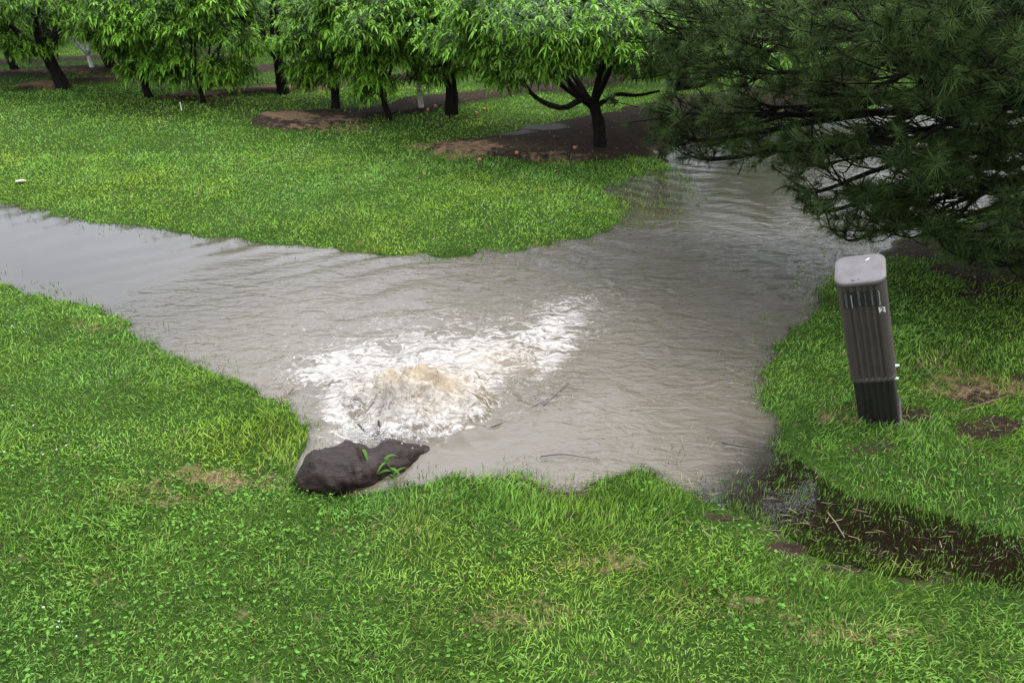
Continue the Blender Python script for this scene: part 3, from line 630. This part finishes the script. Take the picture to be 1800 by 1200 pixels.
tree('peach_tree', l, 'bushy peach tree with low foliage hiding its short dark trunk', [(0, 0, 0), (-.02, 0, .2), (.05, 0, .45)], (.1, 0, 1.05, .64, .7, .7), 20, 1700, ylim=100, boughs=26, r0=.05,
     skirt=[lt(l, 250, 150), lt(l, 235, 120), lt(l, 215, 110), lt(l, 300, 145), lt(l, 275, 120), lt(l, 310, 155)])
l = gnd(112, 155)
tree('peach_tree', l, 'peach tree leaning sharply left over a brown mulch patch', [(0, 0, 0), lt(l, 100, 130), lt(l, 82, 95)], (lt(l, 55, 0)[0], .2, 1.3, 1.3, 1.0, .55), 21, 1900, ylim=70, boughs=30, r0=.085,
     skirt=[lt(l, 20, 85), lt(l, 60, 105), lt(l, 0, 60), lt(l, 140, 70), lt(l, 65, 115), lt(l, -20, 90)])
l = gnd(163, 124)
tree('peach_tree', l, 'young peach tree with white painted trunk on the far mulch row', [(0, 0, 0), lt(l, 159, 112), lt(l, 154, 96)], (0, 0, 1.3, .9, .9, .5), 22, 800, ylim=85, bark=M_white, boughs=18, r0=.028, nleaf=13, leafL=.13)
l = gnd(199, 124)
tree('peach_tree', l, 'peach tree with short dark trunk right of the white painted trunk', [(0, 0, 0), (-.1, 0, .35), (-.15, 0, .6)], (.2, 0, 1.3, 1.1, .9, .5), 23, 1000, ylim=90, boughs=22, r0=.07, nleaf=13, leafL=.13)
l = gnd(28, 126)
tree('peach_tree', l, 'peach tree standing in a puddle at the far left row', [(0, 0, 0), (-.05, 0, .4), (.0, 0, .7)], (0, 0, 1.3, 1.2, 1.0, .5), 24, 1000, ylim=85, boughs=22, r0=.06, nleaf=13, leafL=.13)
# rows further back: copies of three built trees
protos = [tree('peach_tree', (0, 0, 0), 'peach tree among the crowded rows behind the front trees', [(0, 0, 0), (.03, 0, .35), (0, .05, .65)], (0, 0, 1.25, 1.35, 1.25, .6), 30 + k, 900, boughs=30, r0=.07, leafL=.088, nleaf=13, big=1.15, group='peach trees in the rows behind', bright=1.6, zmin=.33, zmax=1.3) for k in range(3)]
A0 = U(735, 278)[:2]; A1 = U(1168, 222)[:2]; rd = nrm(A1 - A0); pn = np.array([-rd[1], rd[0]])
spots = []
for row in range(0, 13):
    off = 2.75 * row + (0 if row < 4 else 0)
    for k in range(-8, 16):
        p = A0 + rd * (k * 2.4 + r_ if (r_ := .7 * math.sin(row * 5.1 + k * 3.3)) is not None else 0) + pn * off
        spots.append((row, p[0], p[1]))
rr = random.Random(4); placed = 0
near_ok = lambda x, y: True
taken = [np.array(o.location[:2]) for o in bpy.data.objects if o.type == 'EMPTY' and o.get('category') == 'peach tree' and o not in protos]
for (row, x, y) in spots:
    px, py = [float(v) for v in PX(x, y)]
    if y < 9.5 or y > 34: continue
    if abs(x) > (.64 * y + 2): continue
    if any(np.hypot(*(t - [x, y])) < 1.9 for t in taken): continue
    if py > 150 or lerp_grid(SD, x, y) < .3: continue
    if px < 480 and py > 115: continue
    s = protos[placed % 3]
    if placed < 3: root = s
    else:
        root = s.copy(); COL.objects.link(root)
        for ch_ in list(s.children): c_ = ch_.copy(); COL.objects.link(c_); c_.parent = root
    root.location = (x, y, .05); root.rotation_euler = (0, 0, rr.uniform(0, 6.28)); sc_ = rr.uniform(.88, 1.12); root.scale = (sc_, sc_, sc_ * rr.uniform(.92, 1.05)); placed += 1
print('far trees', placed)

# ------------------------------------------------------------------ pine
PT = np.array([4.05, 5.9]); pz = float(BANK(*PT))
pine = empty('pine_tree', (PT[0], PT[1], pz), 'large dark long needled pine overhanging the flood behind the utility pedestal', 'pine tree')
pr = np.random.default_rng(91); tb = MB(); nb_P = []; nb_A = []; nb_s = []
tube(tb, [(0, 0, -.1), (.02, 0, 1.2), (0, .05, 2.6), (0, 0, 4.1)], [.2, .16, .10, .03], seg=14, n=16, rough=.15)
limbs = []
def loc3(px, py, y): p = UY(px, py, y); return p - np.array([PT[0], PT[1], pz])
expl = [(1158, 190, 7.3), (1175, 95, 7.2), (1200, 270, 7.0), (1185, 235, 7.3), (1260, 300, 6.6), (1160, 40, 7.0), (1230, 15, 6.3), (1390, 330, 5.9), (1420, 365, 5.5), (1475, 415, 5.3), (1330, 180, 6.3), (1290, 120, 6.2), (1420, 250, 5.6), (1500, 330, 5.2), (1590, 380, 5.2),
        (1690, 450, 4.75), (1740, 430, 4.9), (1780, 470, 5.0), (1640, 330, 4.9), (1560, 250, 4.9), (1600, 120, 4.7), (1700, 220, 4.6), (1767, 120, 4.4), (1480, 150, 5.2), (1420, 60, 5.2), (1540, 40, 4.8), (1650, 20, 4.6), (1250, 210, 7.2), (1350, 250, 7.0), (1300, 60, 5.6), (1640, 400, 4.9), (1560, 400, 5.1)]
for (a, b, y) in expl:
    y = min(y, 5.6 + (y - 5.6) * .5)
    e = loc3(a, b, y); z0 = e[2] + pr.uniform(-.05, .35) + .1; z0 = max(z0, .3)
    mid_ = np.array([e[0] * .55, e[1] * .55, (z0 + e[2]) / 2 - .02]) + pr.normal(0, .06, 3)
    limbs.append(spline([(0, 0, z0), mid_, e * [.9, .9, 1] - [0, 0, .03], e], 16))
for zz in np.arange(.5, 3.7, .26):
    n_l = 6
    for k in range(n_l):
        az = k / n_l * 6.283 + pr.uniform(-.5, .5) + zz * 2; Ln = (2.75 if zz < 1.5 else 2.75 - (zz - 1.5) * 1.05) * pr.uniform(.75, 1.0)
        if zz > 2.2 and k % 2: continue
        if math.sin(az) > .1: Ln *= .45
        if zz < 1.3 and -2.6 < ((az + math.pi) % 6.283 - math.pi) < -1.9 and Ln > 2.2: Ln *= .85
        e = np.array([math.cos(az) * Ln, math.sin(az) * Ln, zz + Ln * pr.uniform(-.08, .12)])
        limbs.append(spline([(0, 0, zz), e * [.5, .5, 0] + [0, 0, zz + pr.uniform(-.1, .05)], e], 14))
def lim_y(x_): return np.interp(x_, [1100, 1160, 1250, 1370, 1400, 1480, 1520, 1600, 1680, 1760, 1850], [215, 250, 275, 290, 350, 415, 415, 395, 445, 470, 510])
def okp(p, m=0):
    a, b = PX(p[0] + PT[0], p[1] + PT[1], p[2] + pz); return b < lim_y(a) + m and a > 1150 - 20 * m
limbs = [sp[:max(4, next((i for i in range(len(sp)) if not okp(sp[i], 12) and i > 3), len(sp)))] for sp in limbs]
def tuft(p, a): nb_P.append(p); nb_A.append(a)
for sp in limbs:
    n = len(sp); Ltot = np.linalg.norm(np.diff(sp, axis=0), axis=1).sum()
    tube(tb, sp, .030 * Ltot / 2.5, .006, 6, rough=.15)
    T = nrm(np.gradient(sp, axis=0)); tuft(sp[-1], T[-1])
    for s in np.arange(.2, .98, .13 / Ltot):
        i = s * (n - 1); k = int(i); p = sp[k] + (sp[min(k + 1, n - 1)] - sp[k]) * (i - k); t = T[k]
        sgn = 1 if pr.random() < .5 else -1
        sd3 = nrm(np.cross(t, [0, 0, 1.])) * sgn
        d = nrm(t * .75 + sd3 * pr.uniform(.5, 1) + np.array([0, 0, pr.uniform(-.45, .45)]))
        l2 = (.22 + .55 * (1 - s)) * pr.uniform(.6, 1.2)
        e = p + d * l2 + np.array([0, 0, .06])
        if not okp(e): continue
        sub = spline([p, p + d * l2 * .5 - [0, 0, .02], e], 5)
        tube(tb, sub, .008, .004, 4, cap=False); tuft(e, nrm(sub[-1] - sub[-2]))
        for u in ((.2, .35, .5, .65, .8) if l2 > .35 else (.4, .7)):
            pp_ = p + d * l2 * u; d2 = nrm(d * .8 + nrm(np.cross(d, [0, 0, 1.])) * pr.uniform(-.9, .9) + np.array([0, 0, pr.uniform(-.2, .55)])); e2 = pp_ + d2 * pr.uniform(.1, .2)
            tube(tb, np.array([pp_, e2]), .004, .003, 3, cap=False); tuft(e2, d2)
for (a, b, y) in expl:
    y = min(y, 5.6 + (y - 5.6) * .5); e0 = loc3(a, b, y)
    for q_ in range(11):
        e = e0 + pr.normal(0, 1, 3) * [.17, .12, .09]; d2 = nrm(e * [1, 1, 0] / 3 + pr.normal(0, .5, 3) + [0, 0, .25])
        if okp(e, 6): tube(tb, spline([e0 * .94, e - d2 * .08, e], 4), .005, .003, 3, cap=False); tuft(e, d2)
tb.build('trunk', M_pinebark, pine, col=False)
nbP = np.array(nb_P); nbA = nrm(np.array(nb_A)); wp = nbP + [PT[0], PT[1], pz]
hx, hy = PX(wp[:, 0], wp[:, 1], wp[:, 2]); keepn = wp[:, 2] > .16
for (a, b, c_, d_) in [(1628, 208, 46, 24), (1535, 205, 34, 20), (1560, 245, 40, 12), (1480, 305, 60, 13), (1560, 312, 40, 10), (1665, 350, 34, 20), (1455, 215, 45, 16), (1370, 200, 60, 22)]:
    keepn &= ~((((hx - a) / c_) ** 2 + ((hy - b) / d_) ** 2 < 1.25) & (pr.random(len(hx)) < .93))
nbP, nbA = nbP[keepn], nbA[keepn]; wp = wp[keepn]
qx, qy = PX(wp[:, 0], wp[:, 1], wp[:, 2])
lim = np.interp(qx, [1100, 1160, 1250, 1370, 1400, 1480, 1520, 1600, 1680, 1760, 1850], [230, 262, 290, 300, 360, 425, 425, 405, 455, 480, 520])
k = (qy < lim + 8) | (wp[:, 1] > 7.2) & (qy < lim + 8); nbP, nbA, qx, qy = nbP[k], nbA[k], qx[k], qy[k]
print('tufts', len(nbP))
mb = MB(); nt_ = len(nbP); vis = (qx > 1080) & (qx < 1900) & (qy > -150)
np_w = .0036
for m_, nn in ((vis, 52), (~vis, 22)):
    P0, A0_ = nbP[m_], nbA[m_]; n = len(P0); P = np.repeat(P0, nn, 0); A = np.repeat(A0_, nn, 0); m2 = len(P)
    rad = nrm(np.cross(A, nrm(pr.normal(0, 1, (m2, 3))))); ph = pr.uniform(.35, 1.75, m2)[:, None]
    D = A * np.cos(ph) + rad * np.sin(ph); s = pr.uniform(-.07, .01, m2)[:, None]
    Ln = pr.uniform(.07, .115, m2) * np.repeat(pr.uniform(.8, 1.15, n), nn) * (1 if nn > 30 else 1.2); W = np.full(m2, np_w if nn > 30 else .03)
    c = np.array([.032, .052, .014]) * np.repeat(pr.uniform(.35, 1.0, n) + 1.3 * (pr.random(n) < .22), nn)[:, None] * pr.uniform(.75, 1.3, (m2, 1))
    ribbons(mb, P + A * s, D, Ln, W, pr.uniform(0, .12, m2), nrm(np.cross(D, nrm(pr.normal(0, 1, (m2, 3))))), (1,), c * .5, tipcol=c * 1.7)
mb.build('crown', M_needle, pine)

# ------------------------------------------------------------------ utility pedestal
def rrect(w, d, r, n=6, grooves=None, gd=.004):
    pts = []
    for (cx, cy, a0) in ((w / 2 - r, -d / 2 + r, -90), (w / 2 - r, d / 2 - r, 0), (-w / 2 + r, d / 2 - r, 90), (-w / 2 + r, -d / 2 + r, 180)):
        for k in range(n + 1):
            a = R(a0 + 90 * k / n); pts.append((cx + r * math.cos(a), cy + r * math.sin(a)))
    if grooves:
        for gx_, gw in grooves: pts += [(gx_ - gw, -d / 2), (gx_ - gw * .55, -d / 2 + gd), (gx_ + gw * .55, -d / 2 + gd), (gx_ + gw, -d / 2)]
    return pts
def prism(mb, rings, m=0, cap0=True, cap1=True):
    n = len(rings[0]); V = np.concatenate([np.asarray(r_, float) for r_ in rings]); q = []
    for k in range(len(rings) - 1):
        for i in range(n): j = (i + 1) % n; q.append((k * n + i, k * n + j, (k + 1) * n + j, (k + 1) * n + i))
    b = len(V); t = []; ex = []
    if cap0: ex.append(np.mean(rings[0], axis=0)); t += [(b, (i + 1) % n, i) for i in range(n)]
    if cap1: ex.append(np.mean(rings[-1], axis=0)); l_ = (len(rings) - 1) * n; t += [(b + len(ex) - 1, l_ + i, l_ + (i + 1) % n) for i in range(n)]
    mb.add(np.vstack([V] + ex) if ex else V, q, t, m=m)
def ring(pts, z): return [(x, y, z) for x, y in pts]
pbase = gnd(1546, 722); ptop = UY(1511, 470, pbase[1] - .13)
dv = Vector(ptop) - Vector(pbase); PH = dv.length
ped = empty('utility_pedestal', pbase, 'leaning brown utility pedestal numbered 2 on the right bank', 'utility pedestal')
ped.rotation_euler = (dv.to_track_quat('Z', 'Y') @ Quaternion((0, 0, 1), 0)).to_euler()
zax = dv.normalized(); xax = Vector((math.cos(R(-17)), math.sin(R(-17)), 0)); yax = zax.cross(xax).normalized(); xax = yax.cross(zax)
ped.rotation_euler = Matrix((xax, yax, zax)).transposed().to_euler()
def pedmat(name, base, rough, streak):
    m, nt, N, L = mat(name); tcn = N('ShaderNodeTexCoord'); mpn = N('ShaderNodeMapping'); mpn.inputs['Scale'].default_value = (1, 1, .08); L(tcn.outputs['Object'], mpn.inputs[0])
    n1 = noise(N, L, mpn.outputs[0], 55, 5, .6); n2 = noise(N, L, tcn.outputs['Object'], 9, 6, .7); n3 = noise(N, L, tcn.outputs['Object'], 240, 3)
    c = mixc(N, L, rng_(N, L, n1, .4, .75, 0, streak), base, tuple(x * 1.9 for x in base)); c = mixc(N, L, rng_(N, L, n2, .5, .75, 0, .6), c, tuple(x * .45 for x in base))
    c = mixc(N, L, rng_(N, L, n3, .72, .78, 0, .5), c, (.3, .28, .25))
    o = N('ShaderNodeOutputMaterial'); L(pbsdf(N, L, c, rng_(N, L, n2, .3, .7, rough, rough + .25), bump(N, L, n3, .15, .001)), o.inputs[0]); return m
M_cov = pedmat('pedestal_taupe', (.046, .036, .030), .38, .3); M_lid = pedmat('pedestal_lid', (.072, .063, .058), .42, .12); M_low = pedmat('pedestal_dark_base', (.009, .007, .006), .4, .8)
gro = [(-.055 + .0275 * k, .0075) for k in range(5)]
def front_profile(w, d, r, gro, gd):                     # rounded rectangle whose front (-y) side carries vertical flutes
    pts = [(w / 2 - r + r * math.cos(R(-90 + 15 * k)), -d / 2 + r + r * math.sin(R(-90 + 15 * k))) for k in range(7)]
    pts += [(w / 2 - r * .6 + r * .6 * math.cos(R(15 * k)), d / 2 - r * .6 + r * .6 * math.sin(R(15 * k))) for k in range(7)]
    pts += [(-w / 2 + r * .6 + r * .6 * math.cos(R(90 + 15 * k)), d / 2 - r * .6 + r * .6 * math.sin(R(90 + 15 * k))) for k in range(7)]
    pts += [(-w / 2 + r + r * math.cos(R(180 + 15 * k)), -d / 2 + r + r * math.sin(R(180 + 15 * k))) for k in range(7)]
    for gx_, gw in gro: pts += [(gx_ - gw, -d / 2), (gx_ - gw * .6, -d / 2 + gd), (gx_ + gw * .6, -d / 2 + gd), (gx_ + gw, -d / 2)]
    return pts
cw, cdp = .200, .20
zc0, zc1 = PH * .335, PH - .014
mb = MB(); pf = front_profile(cw, cdp, .042, gro, .006); pfb = front_profile(cw + .004, cdp + .004, .042, gro, .002); pin_ = front_profile(cw - .012, cdp - .012, .036, gro, .006)
prism(mb, [ring(pin_, zc0 + .03), ring(pin_, zc0 - .001), ring(pfb, zc0), ring(pfb, zc0 + .012), ring(pf, zc0 + .022), ring(pf, zc1)], cap0=False)
mb.build('cover', M_cov, ped, smooth=False, col=False)
mb = MB(); lp = lambda s, r_: rrect(cw + .014 - s, cdp + .016 - s, r_, 8)
prism(mb, [ring(lp(.004, .05), zc1 - .012), ring(lp(0, .052), zc1 - .006), ring(lp(0, .052), zc1 + .001), ring(lp(.003, .05), zc1 + .006), ring(lp(.012, .046), zc1 + .009), ring(lp(.05, .03), zc1 + .010)])
lid = mb.build('lid', M_lid, ped, smooth=True, col=False)
mb = MB()
for (a, b, r1, r2) in ((-.028, -.085, .009, .005), (-.004, -.082, .005, .003)):
    prism(mb, [[(a + r1 * math.cos(t), b + r2 * math.sin(t), zc1 + .0102 + z_) for t in np.arange(10) * .628] for z_ in (0, .001)])
mb.build('scuff', simple('grime', (.05, .045, .04), .7), lid, col=False)
mb = MB(); ribbons(mb, np.array([[.025, .05, zc1 + .013]]), np.array([[1., .9, 0]]), np.array([.026]), np.array([.006]), np.array([0.]), None, (.5, 1, .8)); 
mb.build('paper_scrap', M_white, lid)
mb = MB(); bp = front_profile(cw - .018, cdp - .016, .014, gro, .004)
prism(mb, [ring(bp, -.12), ring(bp, .03), ring(bp, zc0 + .02)]); mb.build('post', M_low, ped, smooth=False, col=False)
mb = MB(); prism(mb, [ring(rrect(cw + .002, cdp + .002, .018), -.03), ring(rrect(cw + .006, cdp + .004, .018), .012), ring(rrect(cw - .01, cdp - .01, .015), .016)]); mb.build('base_collar', M_low, ped, smooth=False, col=False)
for zz in (zc0 + .045, zc0 - .035):
    mb = MB(); x0 = cw / 2 - (0 if zz > zc0 else .009)
    prism(mb, [[(x0 + xx, -.045 + .007 * math.cos(t), zz + .007 * math.sin(t)) for t in np.arange(6) * 1.047] for xx in (0, .011)], )
    tube(mb, [(x0, -.045, zz), (x0 + .018, -.045, zz)], .005, seg=8)
    mb.build('bolt', simple('galvanised_bolt', (.62, .63, .65), .35, .15, 60), ped, smooth=False, col=False)
def slab(mb, x0, x1, z0, z1, y, t=.0012, m=0, skew=0):
    V = [(x0, y, z0), (x1, y, z0), (x1 + skew, y, z1), (x0 + skew, y, z1), (x0, y + t, z0), (x1, y + t, z0), (x1 + skew, y + t, z1), (x0 + skew, y + t, z1)]
    mb.add(V, [(0, 1, 2, 3), (5, 4, 7, 6), (0, 4, 5, 1), (1, 5, 6, 2), (2, 6, 7, 3), (3, 7, 4, 0)], m=m)
# worn warning label: strips left on the raised flutes
mlb = [simple('label_black', (.012, .012, .012), .5, .3, 80), simple('label_grey', (.06, .063, .06), .6, .5, 120), simple('label_worn_white', (.24, .245, .235), .6, .5, 150)]
mb = MB(); yf = -cdp / 2 - .0012; zt = zc1 - .045; zb = zt - .085
slab(mb, -.078, .060, zb, zt, yf + .0006, m=0); slab(mb, -.072, -.062, zb + .004, zt - .003, yf - .0008, m=1)
for k, (g0, g1) in enumerate(((-.0475, -.035), (-.02, -.0075), (.0075, .02), (.035, .0475))):
    slab(mb, g0, g1, zb, zt, yf, m=0)
    slab(mb, g0 + (.001, .002, .003, .001)[k], g1 - (.007, .001, .006, .002)[k], zb + .006 * (k % 2), zt - .012 * ((k + 1) % 2), yf - .0008, m=(2, 1, 1, 1)[k])
slab(mb, .068, .072, zb + .004, zt - .004, yf - .0008, m=2); slab(mb, .0645, .072, zt - .006, zt - .003, yf - .0010, m=2); slab(mb, .0645, .072, zb + .003, zb + .006, yf - .0010, m=2)
mb.build('warning_label', mlb, ped, smooth=False, col=False)
mb = MB(); slab(mb, .060, .090, zb - .040, zb - .007, -cdp / 2 - .002, t=.006)
stk = mb.build('number_sticker', mlb[0], ped, smooth=False, col=False)
mb = MB(); slab(mb, .0620, .0880, zb - .0385, zb - .0085, -cdp / 2 - .0028, t=.001); mb.build('sticker_face', simple('sticker_white', (.7, .68, .6), .5, .08, 60), stk, smooth=False, col=False)
fc_ = bpy.data.curves.new('digit', 'FONT'); fc_.body = '2'; fc_.size = .036; fc_.align_x = 'CENTER'; fc_.offset = .0009; fc_.extrude = .0003
fo = bpy.data.objects.new('digit_tmp', fc_); COL.objects.link(fo); dg = bpy.context.evaluated_depsgraph_get(); dg.update()
dm_ = bpy.data.meshes.new_from_object(fo.evaluated_get(dg)); bpy.data.objects.remove(fo)
dig = bpy.data.objects.new('digit', dm_); COL.objects.link(dig); dig.parent = stk; dm_.materials.clear(); dm_.materials.append(mlb[0])
dig.location = (.075, -cdp / 2 - .0034, zb - .0360); dig.rotation_euler = (R(90), 0, 0)

# ------------------------------------------------------------------ black drain pipe at the outflow
M_pipe, nt, N, L = mat('wet_black_plastic')
tcn = N('ShaderNodeTexCoord'); mpn = N('ShaderNodeMapping'); mpn.inputs['Scale'].default_value = (1.2, 9, 9); mpn.inputs['Rotation'].default_value = (0, .25, .2); L(tcn.outputs['Object'], mpn.inputs[0])
n1 = noise(N, L, mpn.outputs[0], 6, 6, .65, .5); n2 = noise(N, L, tcn.outputs['Object'], 12, 4)
c = mixc(N, L, rng_(N, L, n1, .3, .75), (.005, .003, .0022), (.026, .016, .012)); c = mixc(N, L, rng_(N, L, n2, .58, .7, 0, .7), c, (.045, .03, .022))
o = N('ShaderNodeOutputMaterial'); L(pbsdf(N, L, c, rng_(N, L, n1, .3, .7, .18, .5), bump(N, L, n1, .6, .014), spec=.13), o.inputs[0])
pL = U(522, 838, .0); pR = U(772, 774, .03); pl_ = np.array(pL); ax = pR - pl_; AL = np.linalg.norm(ax); T = ax / AL; Sd = nrm(np.cross([0, 0, 1.], T))
K, SG = 70, 40; rings = []
S_ = [0, .1, .28, .4, .5, .56, .62, .74, .88, 1]
cl_px = [(520, 836), (545, 824), (590, 818), (620, 812), (645, 811), (660, 808), (675, 803), (705, 796), (740, 785), (773, 775)]
CLp = np.array([UY(a, b, 3.07 + .34 * t_) for (a, b), t_ in zip(cl_px, S_)])
RVS = spline([(x, y, 0) for x, y in zip(np.linspace(0, 1, 13), [.03, .082, .108, .120, .124, .120, .108, .100, .102, .084, .058, .034, .008])], 60)[:, 1]
for k in range(K):
    s = k / (K - 1); c0 = np.array([np.interp(s, S_, CLp[:, i]) for i in range(3)]) - [0, 0, .040]
    rv = np.interp(s, np.linspace(0, 1, 60), RVS); rv = rv * .88; rh = rv * 1.4
    rg = []
    for j in range(SG):
        a = j / SG * 6.283; dent = fnoise(np.array([s * 3.0]), np.array([math.sin(a) * .8 + math.cos(a) * .4 + 5]), .22, 611, 3)[0]
        fold = 1 + .20 * dent + .05 * math.sin(a * 3 + s * 26) * (s > .45) + .025 * math.sin(a * 9 - s * 14) + .02 * math.sin(a * 6 + s * 40)
        rg.append(c0 + Sd * math.cos(a) * rh * fold + np.array([0, 0, 1.]) * math.sin(a) * rv * fold)
    rings.append(rg)
mb = MB(); rings = np.array(rings); org = np.array([pl_[0] + .15, pl_[1], 0]); prism(mb, list(rings - org))
pipe = empty('drain_pipe', org, 'black plastic drain pipe end bulging from the near bank at the outflow', 'drain pipe')
mb.build('shell', M_pipe, pipe, col=False)
# froth spilling over the pipe crease
M_froth = simple('froth', (.36, .355, .34), .35, .2, 60, .8, .006)
def froth(name, loc, rad, label, seed):
    r = np.random.default_rng(seed); mb = MB(); U_, V_ = 14, 10; n = []
    for a in range(V_ + 1):
        for b in range(U_):
            th = a / V_ * math.pi; ph = b / U_ * 6.283; s = 1 + .25 * math.sin(ph * 3 + seed) * math.sin(th * 2) + r.uniform(-.12, .12)
            n.append((rad[0] * s * math.sin(th) * math.cos(ph), rad[1] * s * math.sin(th) * math.sin(ph), rad[2] * s * math.cos(th)))
    q = [(a * U_ + b, (a + 1) * U_ + b, (a + 1) * U_ + (b + 1) % U_, a * U_ + (b + 1) % U_) for a in range(V_) for b in range(U_)]
    mb.add(n, q); o_ = mb.build(name, M_froth, col=False); o_.location = loc; return tag(o_, label, 'froth')
mbf = MB(); r = np.random.default_rng(5)
for k in range(420):
    a, b = r.normal(0, 1, 2); px_ = 672 + a * 30; py_ = 772 + b * 9
    if r.random() < .35: px_ = 690 + r.uniform(-90, 90); py_ = 762 + r.uniform(-10, 8)
    p = UY(px_, py_, 3.42 + r.uniform(-.02, .08) - (py_ - 765) * .0035); rad = r.uniform(.002, .0055)
    d = nrm(r.normal(0, 1, (6, 3))); ring6 = [p + np.array([math.cos(t) * rad, math.sin(t) * rad, 0]) * r.uniform(.7, 1.3) for t in np.arange(6) * 1.047]
    mbf.add([p + [0, 0, -rad]] + ring6 + [p + [0, 0, rad]], None, [(0, 1 + (i + 1) % 6, 1 + i) for i in range(6)] + [(7, 1 + i, 1 + (i + 1) % 6) for i in range(6)])
tag(mbf.build('froth', M_froth, col=False), kind='stuff', cat='froth', label='white froth and droplets tumbling over the drain pipe')

# ------------------------------------------------------------------ sticks, weed, fallen peaches, stake
def stick(pts, r0, r1, label, group=None, m=None):
    pts = np.array(pts, float); c = pts.mean(0); mb = MB(); tube(mb, pts - c, r0, r1, 6, n=9, rough=.3)
    o_ = mb.build('stick', m or M_twig, col=False); o_.location = c; return tag(o_, label, 'stick', group)
stick([UY(665, 738, 3.52), UY(669, 752, 3.5), UY(678, 768, 3.46)], .006, .006, 'dark upright stick poking from the froth, right of two')
stick([UY(630, 745, 3.52), UY(636, 752, 3.5), UY(641, 757, 3.48)], .006, .006, 'short dark stick poking from the froth, left of two')
stick([U(950, 802, .01), U(985, 798, .02), U(1020, 802, .012), U(1055, 808, .008)], .0028, .0015, 'long curved twig floating by the near bank')
stick([U(860, 752, .01), U(900, 735, .015), U(935, 715, .01), U(965, 700, .01)], .0028, .0015, 'thin twig floating beside the foam line')
stick([U(955, 712, .01), U(975, 695, .02), U(1000, 672, .01)], .003, .002, 'dark twig at the far end of the foam line')
stick([U(1690, 722, .14), U(1740, 705, .15), U(1775, 695, .14)], .002, .0015, 'dry stalk lying right of the pedestal', m=M_stalk)
stick([U(1600, 620, .13), U(1630, 650, .15), U(1650, 668, .13)], .002, .0015, 'dry stalk leaning in grass behind the pedestal', m=M_stalk)
stick([U(1270, 778, .015), U(1320, 786, .02), U(1370, 782, .01)], .004, .002, 'dark stem lying in the shallow water left of the pedestal')
stick([U(1455, 900, .01), U(1470, 920, .02), U(1485, 945, .01)], .003, .002, 'straw stalk lying in the dark ditch', m=M_stalk)
def weed(px, py, h, label, seed, nl=9):
    base = gnd(px, py); r = np.random.default_rng(seed); root = empty('weed', base, label, 'weed')
    st_ = spline([(0, 0, 0), (-.02, .0, h * .5), (-.06, .02, h)], 10); mb = MB(); tube(mb, st_, .003, .002, 5, col=(.06, .14, .03)); mb.build('stem', M_grass, root)
    mb = MB(); P = st_[np.linspace(1, 9, nl).astype(int)]; a = np.arange(nl) * 2.4
    D = np.stack([np.cos(a), np.sin(a), r.uniform(.3, .8, nl)], -1); c = np.tile([[.05, .11, .018]], (nl, 1)) * r.uniform(.8, 1.3, (nl, 1))
    ribbons(mb, P, D, r.uniform(.06, .10, nl), r.uniform(.012, .018, nl), r.uniform(.4, .9, nl), None, (.4, 1, .9, .6), c); mb.build('leaves', M_grass, root)
weed(664, 838, .15, 'leafy green weed growing up across the drain pipe', 3, 11)
weed(700, 846, .12, 'low green weed at the right foot of the drain pipe', 4)
weed(1560, 700, .06, 'small weed at the foot of the leaning pedestal', 6, 6)
M_peach = simple('ripe_peach', (.28, .10, .03), .5, .5, 40, .05, .002)
for i, (px, py, lb) in enumerate([(851, 194, 'orange peach lying on dark soil below the droopy low twig'), (646, 197, 'reddish peach on soil left of the slim trunk'), (765, 189, 'orange peach on soil between the pale and dark trunks'), (838, 201, 'red peach left of the brightest fallen peach'), (843, 283, 'fallen peach on straw in front of the largest tree'),
                                  (752, 195, 'small fallen peach at the pale trunk foot'), (908, 271, 'yellow fallen peach under the largest tree left side'), (445, 168, 'pale yellow peach on the mulch left of the straight trunk'), (780, 180, 'fallen peach tucked behind the dark trunk'), (1010, 262, 'fallen peach close left of the largest trunk')]):
    p = gnd(px, py); mb = MB(); rad = .02; U_, V_ = 16, 10; n = []
    for a in range(V_ + 1):
        for b in range(U_):
            th = a / V_ * math.pi; ph = b / U_ * 6.283; s = rad * (1 - .12 * math.exp(-((ph - 3.1) / .35) ** 2) * math.sin(th)) ; z_ = rad * .93 * math.cos(th) - (.008 * math.exp(-(th / .4) ** 2))
            n.append((s * math.sin(th) * math.cos(ph), s * math.sin(th) * math.sin(ph), z_))
    mb.add(n, [(a * U_ + b, (a + 1) * U_ + b, (a + 1) * U_ + (b + 1) % U_, a * U_ + (b + 1) % U_) for a in range(V_) for b in range(U_)])
    o_ = mb.build('fallen_peach', M_peach, col=False); o_.location = (p[0], p[1], p[2] + .024); tag(o_, lb, 'peach', 'fallen peaches under the trees')
l = gnd(318, 190); mb = MB(); tube(mb, [(0, 0, -.05), (.003, 0, .02), (0, 0, .07)], .006, .005, 8, n=5); tube(mb, [(0, 0, .07), (0, 0, .076)], .008, .007, 8)
o_ = mb.build('marker_stake', M_white, col=False); o_.location = l; tag(o_, 'short white marker stake in front of the bushy peach tree', 'stake')
l = gnd(36, 322); mb = MB(); ribbons(mb, np.array([[-.04, 0, .03], [-.03, .02, .03]]), np.array([[1, .2, .1], [1, -.3, .2]]), np.array([.09, .07]), np.array([.06, .05]), np.array([.1, .1]), None, (.5, 1, .9))
o_ = mb.build('dry_leaf', simple('leaf_pinkish', (.5, .36, .3), .7, .2)); o_.location = l; tag(o_, 'pale pinkish fallen leaf on the far left lawn', 'leaf')
